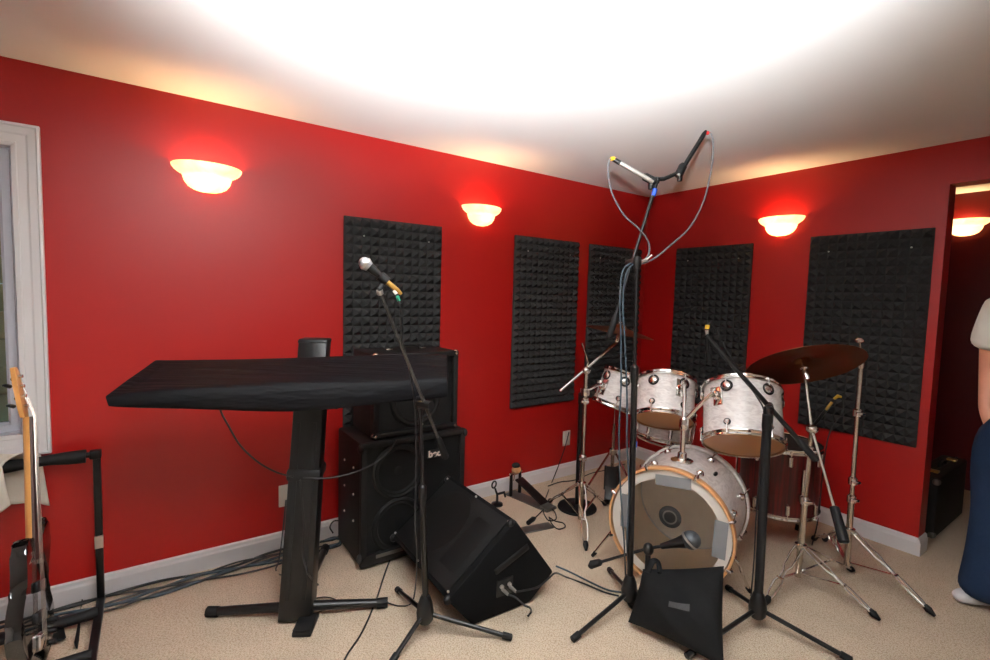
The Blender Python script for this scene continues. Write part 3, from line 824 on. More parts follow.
# --- right boom stand
b3 = V((-1.404, -1.76, 0))
t3 = A(768, 412, 2.06)
mic_stand('black boom stand with cable-wrapped pole between the bass drum and the ride cymbal stand', b3, [Fz(852, 664), Fz(686, 660), Fz(727, 590)], t3, (A(817, 461, 2.06), A(706, 335, 2.24)), low_r=.0175, up_r=.010, boom_r=.0105, mid=.96, wrap=True)
root = thing('drum_microphone', 'black pencil microphone with yellow plug hanging over the white toms', 'microphone', A(707, 335, 2.24))
build('body', MB().tube([A(707, 338, 2.24), A(708, 361, 2.25)], .010, 12), 'blackmetal', root)
build('plug', MB().tube([A(707, 330, 2.24), A(707, 338, 2.24)], .0082, 12), 'silver', root)
build('tape_band', MB().tube([A(707.5, 325, 2.24), A(707, 329, 2.24), A(711, 324.5, 2.24)][:2], .0098, 12), 'yellow', root, label='yellow tape band')
lead([A(707.5, 325, 2.24), A(711, 323, 2.24), A(717, 331, 2.235), A(724, 345, 2.225), A(736, 366, 2.205), A(747, 383, 2.19), A(757, 397, 2.17), A(764, 412, 2.13), A(762, 440, 2.12), A(759, 480, 2.14), A(756, 520, 2.16), A(754, 560, 2.18), Fz(751, 596, .05)], 'cablek', .0035, 'black cable from the yellow-banded microphone running down the right boom stand')

# ================================================================= DRUMS
def dirs(axis, toward):
    a = V(axis).normalized(); t = V(toward); t = t - a*t.dot(a); t.normalize()
    return a, t, a.cross(t)
def drum(name, label, c, axis, r, half, shell, n=6, ph=0.3, top='head', bot='reso', hoop='chrome', hw=0.022, lug='round', group=None, cat='drum'):
    c = V(c); a, t, s = dirs(axis, CAM - c)
    root = thing(name, label, cat, c - a*half, group)
    ro = r - 0.008
    build('shell', MB().lathe([(ro, -half+.006), (ro, half-.006), (ro-.008, half-.004), (ro-.008, -half+.004)], c, a, 64, closed=True), shell, root)
    build('batter_head', MB().lathe([(0, half+.004), (ro*.96, half+.004), (ro+.002, half-.004), (ro-.004, half-.006), (0, half-.001)], c, a, 48), top, root)
    build('resonant_head', MB().lathe([(0, -half-.002), (ro*.96, -half-.002), (ro+.002, -half+.004), (ro-.004, -half+.006), (0, -half+.003)], c, a, 48), bot, root)
    for sg in (1, -1):
        z = half*sg
        build('hoop', MB().lathe([(ro+.001, z+sg*.009), (ro+.005, z+sg*.012), (ro+.007, z+sg*.009), (ro+.005, z), (ro+.012, z-sg*.010), (ro+.012, z-sg*.014), (ro+.002, z-sg*.010)], c, a, 64, closed=True), hoop, root)
    for k in range(n):
        an = 2*PI*k/n + ph; d = t*math.cos(an) + s*math.sin(an)
        for sg in (1, -1):
            lc = c + d*(ro-.002) + a*(sg*(half-.052))
            if lug == 'round':
                k_ = 1.35 if sg > 0 else .75
                lg = build('lug', MB().lathe([(q*k_, z_) for q, z_ in [(0.019, 0), (.019, .006), (.016, .009), (.0145, .014), (.010, .018), (0, .019)]], lc, d, 18), 'chrome', root)
                build('lug_ring', MB().lathe([(q*k_, z_) for q, z_ in [(.0175, .004), (.0225, .004), (.0225, .009), (.0175, .009)]], lc, d, 18, closed=True), 'blackplastic', lg)
            else:
                lg = build('lug', MB().tube([lc - a*.03*sg, lc - a*.024*sg + d*.011, lc + a*.024*sg + d*.011, lc + a*.03*sg], [.006, .011, .011, .006], 12), 'chrome', root)
            q0 = lc + d*.013; q1 = c + d*(ro+.0105) + a*(sg*(half+.004))
            build('tension_rod', MB().tube([q0, q0.lerp(q1, .9), q0.lerp(q1, .91), q1], [.0032, .0032, .006, .006], 8), 'chrome', lg)
    return root, a, ro

def mount(root, c, a, ro, toward, post):
    """tom bracket on the shell facing the post, arm to the post"""
    c, post = V(c), V(post); d = V(toward) - c; d = d - V(a)*d.dot(a); d.normalize(); t = V(a).cross(d)
    R = Matrix((t, d, V(a))).transposed()
    build('mount_plate', MB().box(c + d*(ro+.003), (.05, .008, .10), R, bevel=.003), 'chrome', root)
    build('mount_clamp', MB().lathe([(0, 0), (.022, 0), (.024, .012), (.017, .026), (0, .03)], c + d*(ro+.004), d, 16), 'chrome', root)
    e = c + d*(ro+.045)
    build('mount_arm', MB().tube([c + d*(ro+.01), e, e.lerp(post, .5) + V((0, 0, .004)), post], .0095, 12), 'chrome', root)
    build('wing_nut', MB().box(e + V((0, 0, .02)), (.034, .006, .018), bevel=.002), 'chrome', root)

# bass drum
KA = V((math.cos(math.radians(20.25)), math.sin(math.radians(20.25)), 0)); KS = V((-KA.y, KA.x, 0))
KC = V((-1.489, -1.366, 0.302)); KL = 0.447; KR = 0.297
def kick():
    root = thing('bass_drum', 'large white pearl bass drum with natural wood hoops and clear taped front head', 'drum', (KC.x, KC.y, 0))
    rs = KR - .018
    sh = build('shell', MB().lathe([(rs, .012), (rs, KL-.012), (rs-.009, KL-.012), (rs-.009, .012)], KC, KA, 72, closed=True), 'pearl', root)
    build('shell_lining', MB().lathe([(rs-.0095, .014), (rs-.0095, KL-.03), (rs-.0105, KL-.03), (rs-.0105, .014)], KC, KA, 72, closed=True), 'shellwood', sh)
    for z0, z1, m in ((-.014, .026, 'hoopwood'), (KL-.026, KL+.014, 'pearl')):
        build('hoop', MB().lathe([(KR-.012, z0), (KR-.002, z0), (KR, z0+.004), (KR, z1-.004), (KR-.002, z1), (KR-.012, z1)], KC, KA, 72, closed=True), m, root)
    build('front_head', MB().lathe([(0, .001), (rs*.985, .001), (rs, .008), (rs, .0075), (rs*.984, .0), (0, .0)][:3], KC, KA, 64), 'film', root, label='clear front head')
    bh = build('batter_head', MB().lathe([(0, KL-.004), (rs-.002, KL-.004), (rs-.002, KL), (0, KL)], KC, KA, 64), 'bathead', root)
    # black beater patch ring on the far head (seen through the clear head)
    q = KC + KA*(.001)
    def onface(u, v, off):   # pixel to front face plane
        d = ray(u, v); return CAM + d*(((KC + KA*off) - CAM).dot(KA)/d.dot(KA))
    pc = onface(670, 517, -.002)
    pr = build('port_ring', MB().lathe([(.022, -.004), (.049, -.004), (.053, 0), (.05, .002), (.022, .002)], pc, -KA, 32, closed=True), 'blackfelt', root)
    build('port_trim', MB().lathe([(.027, .004), (.034, .004), (.034, .0055), (.027, .0055)], pc, -KA, 32, closed=True), 'greysteel', pr)
    build('port_centre', MB().lathe([(0, -.0035), (.022, -.0035), (.022, .001), (0, .001)], pc, -KA, 24), 'blackplastic', pr)
    # white band inside the hoop
    build('head_band', MB().lathe([(rs*.855, -.0005), (rs*.999, .0012), (rs*.999, .0002), (rs*.855, -.0015)], KC, KA, 72, closed=True), 'whitetape', root, label='white band around the front head')
    def tape(u, v, ang, L, Wd, m):
        c = onface(u, v, -.003); Z = V((0, 0, 1))
        x = KS*math.cos(ang) + Z*math.sin(ang); y = -KS*math.sin(ang) + Z*math.cos(ang)
        R = Matrix((x, y, -KA)).transposed()
        build('tape_strip', MB().box(c, (L, Wd, .0012), R), m, root, smooth=0)
    tape(673, 482, math.radians(-4), .165, .052, 'tape')
    tape(626, 511, math.radians(90), .17, .050, 'tape')
    tape(720, 540, math.radians(92), .175, .058, 'tape')
    # tension claws and rods
    for k in range(8):
        an = 2*PI*k/8 + PI/8; d = KS*math.cos(an) + V((0, 0, 1))*math.sin(an)
        if d.z < -.93: continue
        for z, sg in ((.026, 1), (KL-.026, -1)):
            lc = KC + d*(rs+.002) + KA*(z + sg*.075)
            lg = build('lug', MB().lathe([(.019, 0), (.019, .007), (.015, .013), (.011, .02), (0, .022)], lc, d, 18), 'chrome', root)
            cl = KC + d*(KR+.004) + KA*(z - sg*.03)
            build('tension_rod', MB().tube([lc + d*.014, cl], .0035, 8), 'chrome', lg)
            build('claw', MB().tube([cl + KA*sg*.03 - d*.004, cl + d*.004, cl - KA*sg*.012 + d*.0, cl - KA*sg*.014 - d*.016], [.006, .010, .009, .006], 10), 'chrome', lg)
    # spurs
    for sgn, tip in ((1, Fz(592, 556, .01)), (-1, Fz(750, 592, .01))):
        d = KS*sgn*.93 + V((0, 0, -.36)); d.normalize()
        p = KC + KA*.10 + d*(rs+.005)
        sp = build('spur', MB().tube([p, p + d*.03, tip], [.012, .008, .0065], 10), 'chrome', root)
        build('spur_tip', MB().tube([tip - (tip-p).normalized()*.03, tip], [.011, .008], 10), 'rubber', sp)
        build('spur_bracket', MB().lathe([(.028, 0), (.028, .012), (.018, .026), (0, .028)], KC + KA*.10 + d*(rs-.002), d, 18), 'chrome', sp)
    vent = KC + KA*.24 + (-KS*.55 + V((0, 0, .83))).normalized()*(rs+.0005)
    build('badge', MB().sphere(vent, .02, (1.6, .5, .4), 14, 8, Matrix((KA, KS, V((0, 0, 1)))).transposed()), 'blackplastic', root)
    # tom post on top
    pb = KC + KA*.20 + V((0, 0, rs))
    build('post_flange', MB().lathe([(0, -.004), (.055, -.004), (.055, .004), (.042, .010), (.024, .014), (.022, .04), (.015, .045), (0, .045)], pb, (0, 0, 1), 28), 'chrome', root)
    build('tom_post', MB().cyl(pb, pb + V((0, 0, .215)), .0125), 'chrome', root)
    build('post_clamp', MB().lathe([(0, .16), (.02, .16), (.024, .175), (.024, .21), (.016, .225), (0, .226)], pb, (0, 0, 1), 18), 'chrome', root)
    return pb + V((0, 0, .19))
POST = kick()
Ca, Ba = V((.528, .38, 1)).normalized(), V((.496, .332, 1)).normalized()
CC, BC = V((-1.045, -1.456, .812)), V((-1.119, -1.052, .825))
rC, aC, roC = drum('tom_drum', 'large white pearl tom on the right above the bass drum, beside the ride cymbal', CC, Ca, .19, .146, 'pearl', 6, ph=-.35, group='white pearl toms')
mount(rC, CC + aC*.045, aC, roC, CC - (RM @ V((.85, 0, -.55))), POST + V((0, 0, .012)))
rB, aB, roB = drum('tom_drum', 'middle white pearl tom mounted on the bass drum post', BC, Ba, .165, .114, 'pearl', 6, ph=.62, group='white pearl toms')
mount(rB, BC + aB*.03, aB, roB, BC + (RM @ V((.1, 0, 1))), POST + V((0, 0, -.015)))
AC = A(617.5, 389.5, 3.05); Aa = (RM @ V((.36, .93, 0))); Aa = (Aa - ray(617, 389).normalized()*(Aa.dot(ray(617, 389).normalized()) - .05)).normalized()
rA, aA, roA = drum('tom_drum', 'small white pearl tom on the left held by the crash cymbal stand', AC, Aa, .124, .106, 'pearl', 6, ph=.2, group='white pearl toms')
drum('snare_drum', 'shallow white snare drum behind and beneath the middle tom', (-.851, -.877, .593), (.172, 0, 1), .17, .069, 'pearl', 8, ph=.2, bot='head', lug='tube')
# floor tom
FC = V((-.508, -1.417, .40))
rF, aF, roF = drum('floor_tom', 'dark cherry floor tom standing behind the bass drum and the ride stand', FC, (0, 0, 1), .2115, .187, 'cherry', 8, ph=.25, lug='tube', top='blackfelt')
for k in range(3):
    an = 2*PI*k/3 + .55; a, t, s = dirs((0, 0, 1), CAM - FC); d = t*math.cos(an) + s*math.sin(an)
    p = FC + d*(roF+.02)
    lg = build('leg', MB().tube([V((p.x, p.y, .5)), V((p.x, p.y, .12)), V((p.x, p.y, .05)) + d*.02, V((p.x, p.y, .012)) + d*.02], .0055, 10), 'chrome', rF)
    build('rubber_foot', MB().tube([V((p.x, p.y, .035)) + d*.02, V((p.x, p.y, .002)) + d*.02], [.011, .014], 12), 'rubber', lg)
    build('leg_bracket', MB().box(V((p.x, p.y, .34)) - d*.009, (.03, .03, .045), Matrix((V((-d.y, d.x, 0)), d, V((0, 0, 1)))).transposed(), bevel=.005), 'chrome', lg)
# snare stand
ss = thing('snare_stand', 'chrome snare stand holding the shallow snare drum', 'drum stand', (-.84, -.875, 0))
sc_ = V((-.84, -.875, 0))
build('centre_tube', MB().cyl(sc_ + V((0, 0, .06)), sc_ + V((0, 0, .47)), .0125), 'chrome', ss)
for k in range(3):
    an = 2*PI*k/3 + 2.3; d = V((math.cos(an), math.sin(an), 0))
    lg = build('leg', MB().bar(sc_ + V((0, 0, .22)) + d*.012, sc_ + d*.24 + V((0, 0, .012)), .016, .006), 'chrome', ss)
    build('rubber_foot', MB().tube([sc_ + d*.22 + V((0, 0, .022)), sc_ + d*.25 + V((0, 0, .010))], .011, 10), 'rubber', lg)
    build('basket_arm', MB().tube([sc_ + V((0, 0, .46)), sc_ + d*.1 + V((0, 0, .485)), sc_ + d*.165 + V((-.0, 0, .49 - .17*d.x*.17/1.0)), sc_ + d*.182 + V((0, 0, .535))], .006, 8), 'chrome', ss)

# ================================================================= CYMBALS + STANDS
def cymbal(c, axis, r, label):
    prof = [(0.006, .030), (.018, .029), (.032, .022), (.042, .012), (.05, .008), (r*.5, -.002), (r*.85, -.014), (r, -.022), (r, -.0235), (r*.85, -.0155), (r*.5, -.0035), (.05, .0065), (.042, .0105), (.032, .0205), (.018, .0275), (.006, .0285)]
    o = build('cymbal', MB().lathe(prof, c, axis, 72, closed=True), 'bronze', loc=c, smooth=40)
    return tag(o, label, 'cymbal')

def double_leg(root, hub, tip, brace_z, tube_c, mname='chrome', collapsed=0):
    """double braced leg: two parallel strips, foot, and the brace back to the tube"""
    hub, tip = V(hub), V(tip); d = tip - hub; d.z = 0; d.normalize(); s = V((-d.y, d.x, 0))
    st = hub + d*.018
    e = (tip-st).normalized()
    Q = [(0, .016), (.12, .019), (.36, .019), (.47, .007), (.58, .007), (.68, .017), (.90, .015), (1.0, .006)]
    en = tip - e*.035
    lg = build('leg', MB().tube([st.lerp(en, t) + s*w_ for t, w_ in Q], .0052, 8), mname, root)
    build('leg_strip', MB().tube([st.lerp(en, t) - s*w_ for t, w_ in Q], .0052, 8), mname, lg)
    build('rubber_foot', MB().tube([tip - e*.05, tip - e*.03, V(tip)], [.012, .016, .006], 12), 'rubber', lg)
    m = st.lerp(tip, .55); tb = V((tube_c.x, tube_c.y, brace_z))
    build('brace', MB().bar(m, tb + d*.014, .012, .005), mname, lg)
    build('rivet', MB().cyl(m - s*.016, m + s*.016, .006, .006, 10), 'chrome', lg)

def cymbal_stand(label, base, top, tips, hub_z, tube_end=.05, r0=.0145, r1=.0105, joints=(.45,), boom=None, extra=None):
    base, top = V(base), V(top)
    root = thing('cymbal_stand', label, 'cymbal stand', (base.x, base.y, 0))
    b0 = V((base.x, base.y, tube_end))
    f = lambda t: b0.lerp(top, t)
    j = joints[0]
    build('lower_tube', MB().cyl(b0, f(j), r0), 'steel', root)
    build('upper_tube', MB().cyl(f(j), top, r1), 'steel', root)
    for q in joints:
        p = f(q)
        build('tube_clamp', MB().lathe([(r1+.002, -.018), (r0+.006, -.018), (r0+.006, .014), (r1+.003, .02)], p, top-b0, 16, closed=True), 'chrome', root)
        build('wing_nut', MB().box(p + V((-.02, -.02, 0)), (.045, .014, .014), Matrix.Rotation(-.6, 3, 'Z'), bevel=.003), 'chrome', root)
    hub = f(0).copy(); hub = b0 + (top-b0).normalized()*((hub_z-b0.z)/max((top-b0).normalized().z, .1))
    build('leg_hub', MB().lathe([(r0+.001, -.014), (r0+.012, -.012), (r0+.012, .012), (r0+.001, .016)], hub, top-b0, 16, closed=True), 'chrome', root)
    for t in tips:
        t = V((t[0], t[1], .008)); double_leg(root, hub, t, tube_end+.02, b0)
    return root

# ride
RC = V((-.785, -1.614, 1.098)); RA = V((.337, .477, 1)).normalized()
cymbal(RC, RA, .27, 'large dark bronze ride cymbal tilted on the right, seen from underneath')
rb = Fz(797, 586); clampR = A(812, 429, 2.36); clampR = V((rb.x + (clampR.x-rb.x)*1.0, rb.y + (clampR.y-rb.y)*1.0, clampR.z))
rs_ = cymbal_stand('chrome boom cymbal stand on the right holding the large ride cymbal', rb, clampR, [Fz(764, 607), Fz(880, 622), Fz(854, 572)], .205, joints=(.52, .86))
build('boom_joint', MB().sphere(clampR, .028, (1, 1, .8)), 'chrome', rs_)
build('boom_wing_nut', MB().box(clampR + V((-.03, -.0, .012)), (.05, .014, .016), Matrix.Rotation(.5, 3, 'Z'), bevel=.004), 'chrome', rs_)
cw = A(839, 524, 2.13); rt = RC - RA*.035
bd = (cw - clampR).normalized()
build('boom_rod', MB().tube([rt, clampR, cw - bd*.05], [.0068, .0068, .0068], 10), 'steel', rs_)
build('counterweight', MB().tube([cw - bd*.075, cw - bd*.07, cw + bd*.07, cw + bd*.078], [.012, .019, .022, .016], 18), 'rubber', rs_, label='black cylindrical counterweight')
build('tilter', MB().lathe([(0, -.06), (.012, -.06), (.016, -.03), (.016, -.006), (.02, 0), (.02, .004), (0, .004)], rt, RA, 14), 'chrome', rs_)
build('felt_rod', MB().cyl(rt, RC + RA*.055, .004), 'steel', rs_)
build('wing_nut', MB().box(RC + RA*.05, (.012, .028, .014), bevel=.003), 'steel', rs_)
# straight stand behind
st2t = A(861, 366, 2.47); st2b = V((st2t.x-.01, st2t.y-.01, 0))
s2 = cymbal_stand('tall straight chrome cymbal stand without a cymbal, rightmost of the kit', st2b, st2t, [Fz(935, 618), Fz(812, 540), V((st2b.x+.30, st2b.y+.22, 0))], .235, joints=(.34, .43, .77))
build('tilter', MB().lathe([(0, -.01), (.014, -.01), (.017, .012), (.017, .03), (.024, .034), (.024, .04), (0, .04)], st2t, (-.2, 0, 1), 14), 'chrome', s2)
build('felt_rod', MB().cyl(st2t + V((0, 0, .03)), st2t + V((-.022, .008, .135)), .004), 'steel', s2)
build('top_wing_nut', MB().lathe([(0, 0), (.012, .0), (.02, .006), (.02, .014), (.009, .024), (0, .026)], st2t + V((-.021, .008, .118)), (0, 0, 1), 14), 'chrome', s2)
# left crash stand
lb = Fz(580, 527); cr = A(586, 367, 3.06)
ltop = V((lb.x, lb.y, cr.z))
ls = cymbal_stand('chrome boom cymbal stand on the left holding the small tom and the crash cymbal', lb, ltop, [Fz(586, 552), Fz(548, 503), Fz(606, 506)], .27, joints=(.42, .80))
build('boom_joint', MB().sphere(ltop, .026, (1, 1, .9)), 'chrome', ls)
dd = (ltop - CAM).dot(RM @ V((0, 0, -1)))
be, bt = A(560, 391, dd-.05), A(617, 342, dd+.08)
ltc = be.lerp(bt, .45)
build('boom_rod', MB().tube([be, bt], .0085, 12), 'chrome', ls)
build('clamp_handle', MB().tube([ltop, A(588, 362, dd-.02), A(582, 343, dd-.02)], [.006, .006, .0045], 8), 'steel', ls)
crc = A(620, 329, dd+.08)
build('tilter', MB().tube([bt, bt + (crc-bt)*.5, crc + V((0, 0, .04))], [.014, .011, .004], 12), 'chrome', ls)
build('top_wing_nut', MB().sphere(crc + V((0, 0, .035)), .012, seg=10, rings=6), 'chrome', ls)
cymbal(crc, V((.12, -.12, 1)).normalized(), .205, 'small dark bronze crash cymbal behind the overhead stand pole on the left')
ta = AC - (AC - V((lb.x, lb.y, AC.z-.02))).normalized()*.12
pz = A(583, 392, dd)
build('tom_clamp', MB().lathe([(.012, -.022), (.024, -.022), (.026, 0), (.024, .022), (.012, .022)], V((lb.x, lb.y, pz.z)), (0, 0, 1), 16, closed=True), 'chrome', ls)
mount(rA, AC - aA*.02, aA, roA, V((lb.x, lb.y, pz.z)), V((lb.x, lb.y, pz.z)))
# round base stand beside it
rbp = Fz(577, 508)
rr = thing('round_base_stand', 'black straight stand on a heavy round base behind the left chrome stand', 'microphone stand', rbp)
build('round_base', MB().lathe([(0, 0), (.128, 0), (.130, .006), (.125, .016), (.05, .024), (.02, .032), (0, .032)], rbp, (0, 0, 1), 40), 'rubber', rr)
build('pole', MB().cyl(rbp + V((0, 0, .03)), rbp + V((0, 0, .72)), .0165), 'blackmetal', rr)
build('clutch', MB().tube([rbp + V((0, 0, .70)), rbp + V((0, 0, .71)), rbp + V((0, 0, .77)), rbp + V((0, 0, .78))], [.018, .021, .021, .012], 14), 'blackplastic', rr)
build('thread', MB().cyl(rbp + V((0, 0, .77)), rbp + V((0, 0, .805)), .008), 'silver', rr)
# hi-hat stand
hb = Fz(611, 492)
hh = thing('hi_hat_stand', 'chrome hi-hat pedal stand with black footboard behind the small tom', 'cymbal stand', hb)
build('tube', MB().cyl(hb + V((0, 0, .1)), hb + V((0, 0, .50)), .012), 'steel', hh)
build('pull_rod', MB().cyl(hb + V((0, 0, .45)), hb + V((0, 0, .70)), .0048), 'chrome', hh)
build('leg_hub', MB().lathe([(.012, .28), (.03, .28), (.032, .32), (.012, .33)], hb, (0, 0, 1), 16, closed=True), 'chrome', hh)
fd_ = (V((CAM.x, CAM.y, 0)) - V((hb.x, hb.y, 0))).normalized(); fs_ = V((-fd_.y, fd_.x, 0))
for an in (60, 180, 300):
    d = fd_*math.cos(math.radians(an)) + fs_*math.sin(math.radians(an))
    lg = build('leg', MB().bar(hb + V((0, 0, .30)) + d*.02, hb + d*.22 + V((0, 0, .012)), .018, .006), 'steel', hh)
    build('rubber_foot', MB().tube([hb + d*.20 + V((0, 0, .02)), hb + d*.23 + V((0, 0, .008))], .012, 10), 'rubber', lg)
build('footboard', MB().bar(hb + fd_*.04 + V((0, 0, .20)), hb + fd_*.22 + V((0, 0, .03)), .085, .014, bevel=.004), 'blackmetal', hh)
build('base_plate', MB().bar(hb - fd_*.03 + V((0, 0, .008)), hb + fd_*.24 + V((0, 0, .008)), .09, .010, bevel=.003), 'blackmetal', hh)
for s in (-.045, .045):
    build('side_frame', MB().tube([hb + fs_*s + V((0, 0, .015)), hb + fs_*s + V((0, 0, .19))], .009, 10), 'blackmetal', hh)

# ================================================================= SPARE KICK PEDAL AND FLOOR BITS
heel, toe = Fz(552, 511), Fz(512, 494)
pd = (heel-toe); pd.z = 0; pl_ = pd.length; pd.normalize(); ps = V((-pd.y, pd.x, 0))
kp = thing('drum_pedal', 'spare bass drum pedal with felt beater on the carpet against the baseboard', 'drum pedal', toe)
build('base_plate', MB().bar(toe - pd*.02 + V((0, 0, .006)), heel + V((0, 0, .006)), .10, .01, bevel=.002), 'greysteel', kp)
pc_ = toe + pd*.03
for s in (-.045, .045):
    build('post', MB().tube([pc_ + ps*s + V((0, 0, .01)), pc_ + ps*s + V((0, 0, .17))], [.013, .010], 10), 'blackmetal', kp)
build('axle', MB().cyl(pc_ - ps*.06 + V((0, 0, .165)), pc_ + ps*.06 + V((0, 0, .165)), .008), 'chrome', kp)
build('footboard', MB().bar(pc_ + pd*.03 + V((0, 0, .13)), toe + pd*(pl_*.82) + V((0, 0, .03)), .075, .012, bevel=.003), 'blackmetal', kp)
build('heel_plate', MB().bar(toe + pd*(pl_*.80) + V((0, 0, .02)), heel + V((0, 0, .015)), .085, .01, bevel=.002), 'greysteel', kp)
bt_ = build('beater', MB().lathe([(0, -.028), (.022, -.026), (.028, -.01), (.028, .012), (.02, .026), (0, .028)], pc_ + V((0, 0, .185)) + pd*.005, pd + V((0, 0, .4)), 18), 'hoopwood', kp)
build('beater_rod', MB().cyl(pc_ + V((0, 0, .10)) - pd*.02, pc_ + V((0, 0, .185)), .004), 'chrome', bt_)
build('beater_cap', MB().sphere(pc_ + V((0, 0, .215)), .03, (1, 1, .6)), 'blackfelt', kp)
q0, q1 = Fz(506, 535), Fz(551, 526)
tag(build('steel_bar', MB().bar(q0 + V((0, 0, .006)), q1 + V((0, 0, .006)), .07, .010, bevel=.002), 'greysteel', loc=(q0+q1)/2), 'flat grey steel bar on the carpet behind the wedge monitor', 'metal bar')
cb = Fz(497, 505)
ch = thing('clamp_hook', 'small black rim clamp standing on the carpet behind the wedge monitor', 'clamp', cb)
build('foot', MB().lathe([(0, 0), (.04, 0), (.038, .012), (.012, .02), (0, .02)], cb, (0, 0, 1), 18), 'blackmetal', ch)
build('post', MB().tube([cb, cb + V((0, 0, .07)), cb + V((-.015, .01, .12))], [.008, .008, .006], 10), 'blackmetal', ch)
ring = [cb + V((-.02, .012, .14)) + V((math.cos(a)*.022, 0.3*math.cos(a)*.022, math.sin(a)*.022)) for a in [k*2*PI/16 for k in range(17)]]
build('ring', MB().tube(ring, .0055, 8, caps=False), 'blackmetal', ch)
build('jaw', MB().tube([cb + V((-.0, 0, .075)), cb + V((.05, -.01, .08)), cb + V((.06, -.01, .045))], [.008, .009, .006], 10), 'blackmetal', ch)

# low kick microphone stand
kb = V((-1.672, -1.392, 0))
kroot = thing('low_microphone_stand', 'short black boom stand aiming a microphone at the bass drum head', 'microphone stand', kb)
kcl = V((kb.x, kb.y, .262))
mt = A(691, 540, 2.16)
kdir = (mt - kcl).normalized()
build('round_base', MB().lathe([(0, 0), (.085, 0), (.087, .008), (.08, .02), (.02, .03), (0, .03)], kb, (0, 0, 1), 28), 'blackmetal', kroot)
build('pole', MB().cyl(kb + V((0, 0, .025)), kcl, .012), 'blackmetal', kroot)
build('boom_clamp', MB().sphere(kcl, .024, (1, 1, 1.2)), 'blackplastic', kroot)
kend = A(590, 565, 2.30)
build('boom_arm', MB().tube([kend, kcl + V((0, 0, .004)), mt - kdir*.13], .0065, 10), 'blackmetal', kroot)
kd2 = (kcl-kend).normalized()
build('counterweight', MB().tube([kend - V((0, 0, .01)), kend + V((0, 0, .0)) + kd2*.01, kend + kd2*.05, kend + kd2*.06], [.012, .019, .016, .008], 14), 'rubber', kroot)
km = thing('kick_microphone', 'egg-shaped grey ball microphone pointing at the bass drum', 'microphone', mt)
build('ball_grille', MB().sphere(mt, .042, (1, 1, .95), 22, 14), 'greymesh', km, label='dark grey mesh ball')
gb = mt - kdir*.006 + ray(691, 540).normalized()*-.0
build('grille_band', MB().lathe([(.0405, -.004), (.0435, -.004), (.0435, .005), (.0405, .005)], gb, kdir + V((.0, .0, .6)), 24, closed=True), 'silver', km)
build('body', MB().tube([mt - kdir*.03, mt - kdir*.06, mt - kdir*.10, mt - kdir*.135], [.030, .022, .016, .012], 16), 'blackmetal', km)

# black weight bag
def bag():
    TL, TR = A(643, 569, 2.09), A(724, 566, 2.02)
    BL, BR = Fz(628, 622, .03), Fz(724, 668, .03)
    n = ((TR-TL).cross(BL-TL)).normalized()
    if n.dot(CAM-TL) < 0: n = -n
    root = thing('weight_bag', 'black cloth weight bag with grey patch hanging before the bass drum', 'bag', (BL+BR)/2 - V((0, 0, .03)))
    def f(sgn):
        def g(u, v):
            p = TL.lerp(TR, u).lerp(BL.lerp(BR, u), v)
            k = (max(0, math.sin(PI*u))**.55)*(max(0, math.sin(PI*v))**.55)
            pin = .018*math.sin(PI*u)*(v-.5)*2*-1
            p = p + (BL-TL).normalized()*(.006*math.sin(PI*u)*(1-v) - .010*math.sin(PI*u)*v) + (TR-TL).normalized()*(.006*math.sin(PI*v)*(1-2*u))
            wr = .006*math.sin(9*u+5*v)*math.sin(7*v+2)*k + .004*math.sin(17*(u-v))*k
            return p + n*(sgn*(.072*k) + wr)
        return g
    mb = MB()
    mb.grid(f(1), 26, 26); mb.grid(f(-1), 26, 26)
    bmesh.ops.remove_doubles(mb.bm, verts=mb.bm.verts[:], dist=.0008)
    build('sack', mb, 'bagfab', root, smooth=70)
    g = f(1)
    mb = MB(); mb.grid(lambda u, v: g(.36 + .24*u, .40 + .085*v + .10*u*0) + n*.003, 8, 3)
    build('patch', mb, 'patch', root, smooth=70, label='dark grey cloth patch')
    s0 = g(.06, .03)
    build('strap', MB().tube(catmull([g(.06, .05), A(650, 566, 2.09), A(653, 561, 2.10), A(658, 562, 2.10), g(.22, .05)]), .014, 8, flat=.4), 'bagfab', root)
bag()

# floor tom clip microphone
fm = A(820, 416, 2.84)
fr_ = thing('clip_microphone', 'small black microphone with yellow bands over the floor tom', 'microphone', fm)
build('body', MB().tube([A(815, 424, 2.86), A(827, 409, 2.82)], .0095, 12), 'blackmetal', fr_)
build('plug', MB().tube([A(826, 410, 2.82), A(832, 402, 2.81)], .008, 12), 'brass', fr_)
build('tape_band', MB().tube([A(834, 399, 2.805), A(838, 396, 2.80), A(841, 397, 2.80)], [.007, .010, .007], 12), 'yellow', fr_, label='yellow tape band')
build('rim_clip', MB().tube([A(815, 424, 2.86), A(812, 432, 2.87), FC + V((-.03, -.19, .2))], [.009, .008, .008], 8), 'blackplastic', fr_)
lead([A(840, 397, 2.80), A(843, 402, 2.80), A(842, 412, 2.80), A(836, 422, 2.80), A(830, 432, 2.80), A(826, 448, 2.80), A(822, 480, 2.78), A(818, 520, 2.76), Fz(812, 545, .01)], 'cablek', .0035, 'black cable drooping from the yellow-banded floor tom microphone')

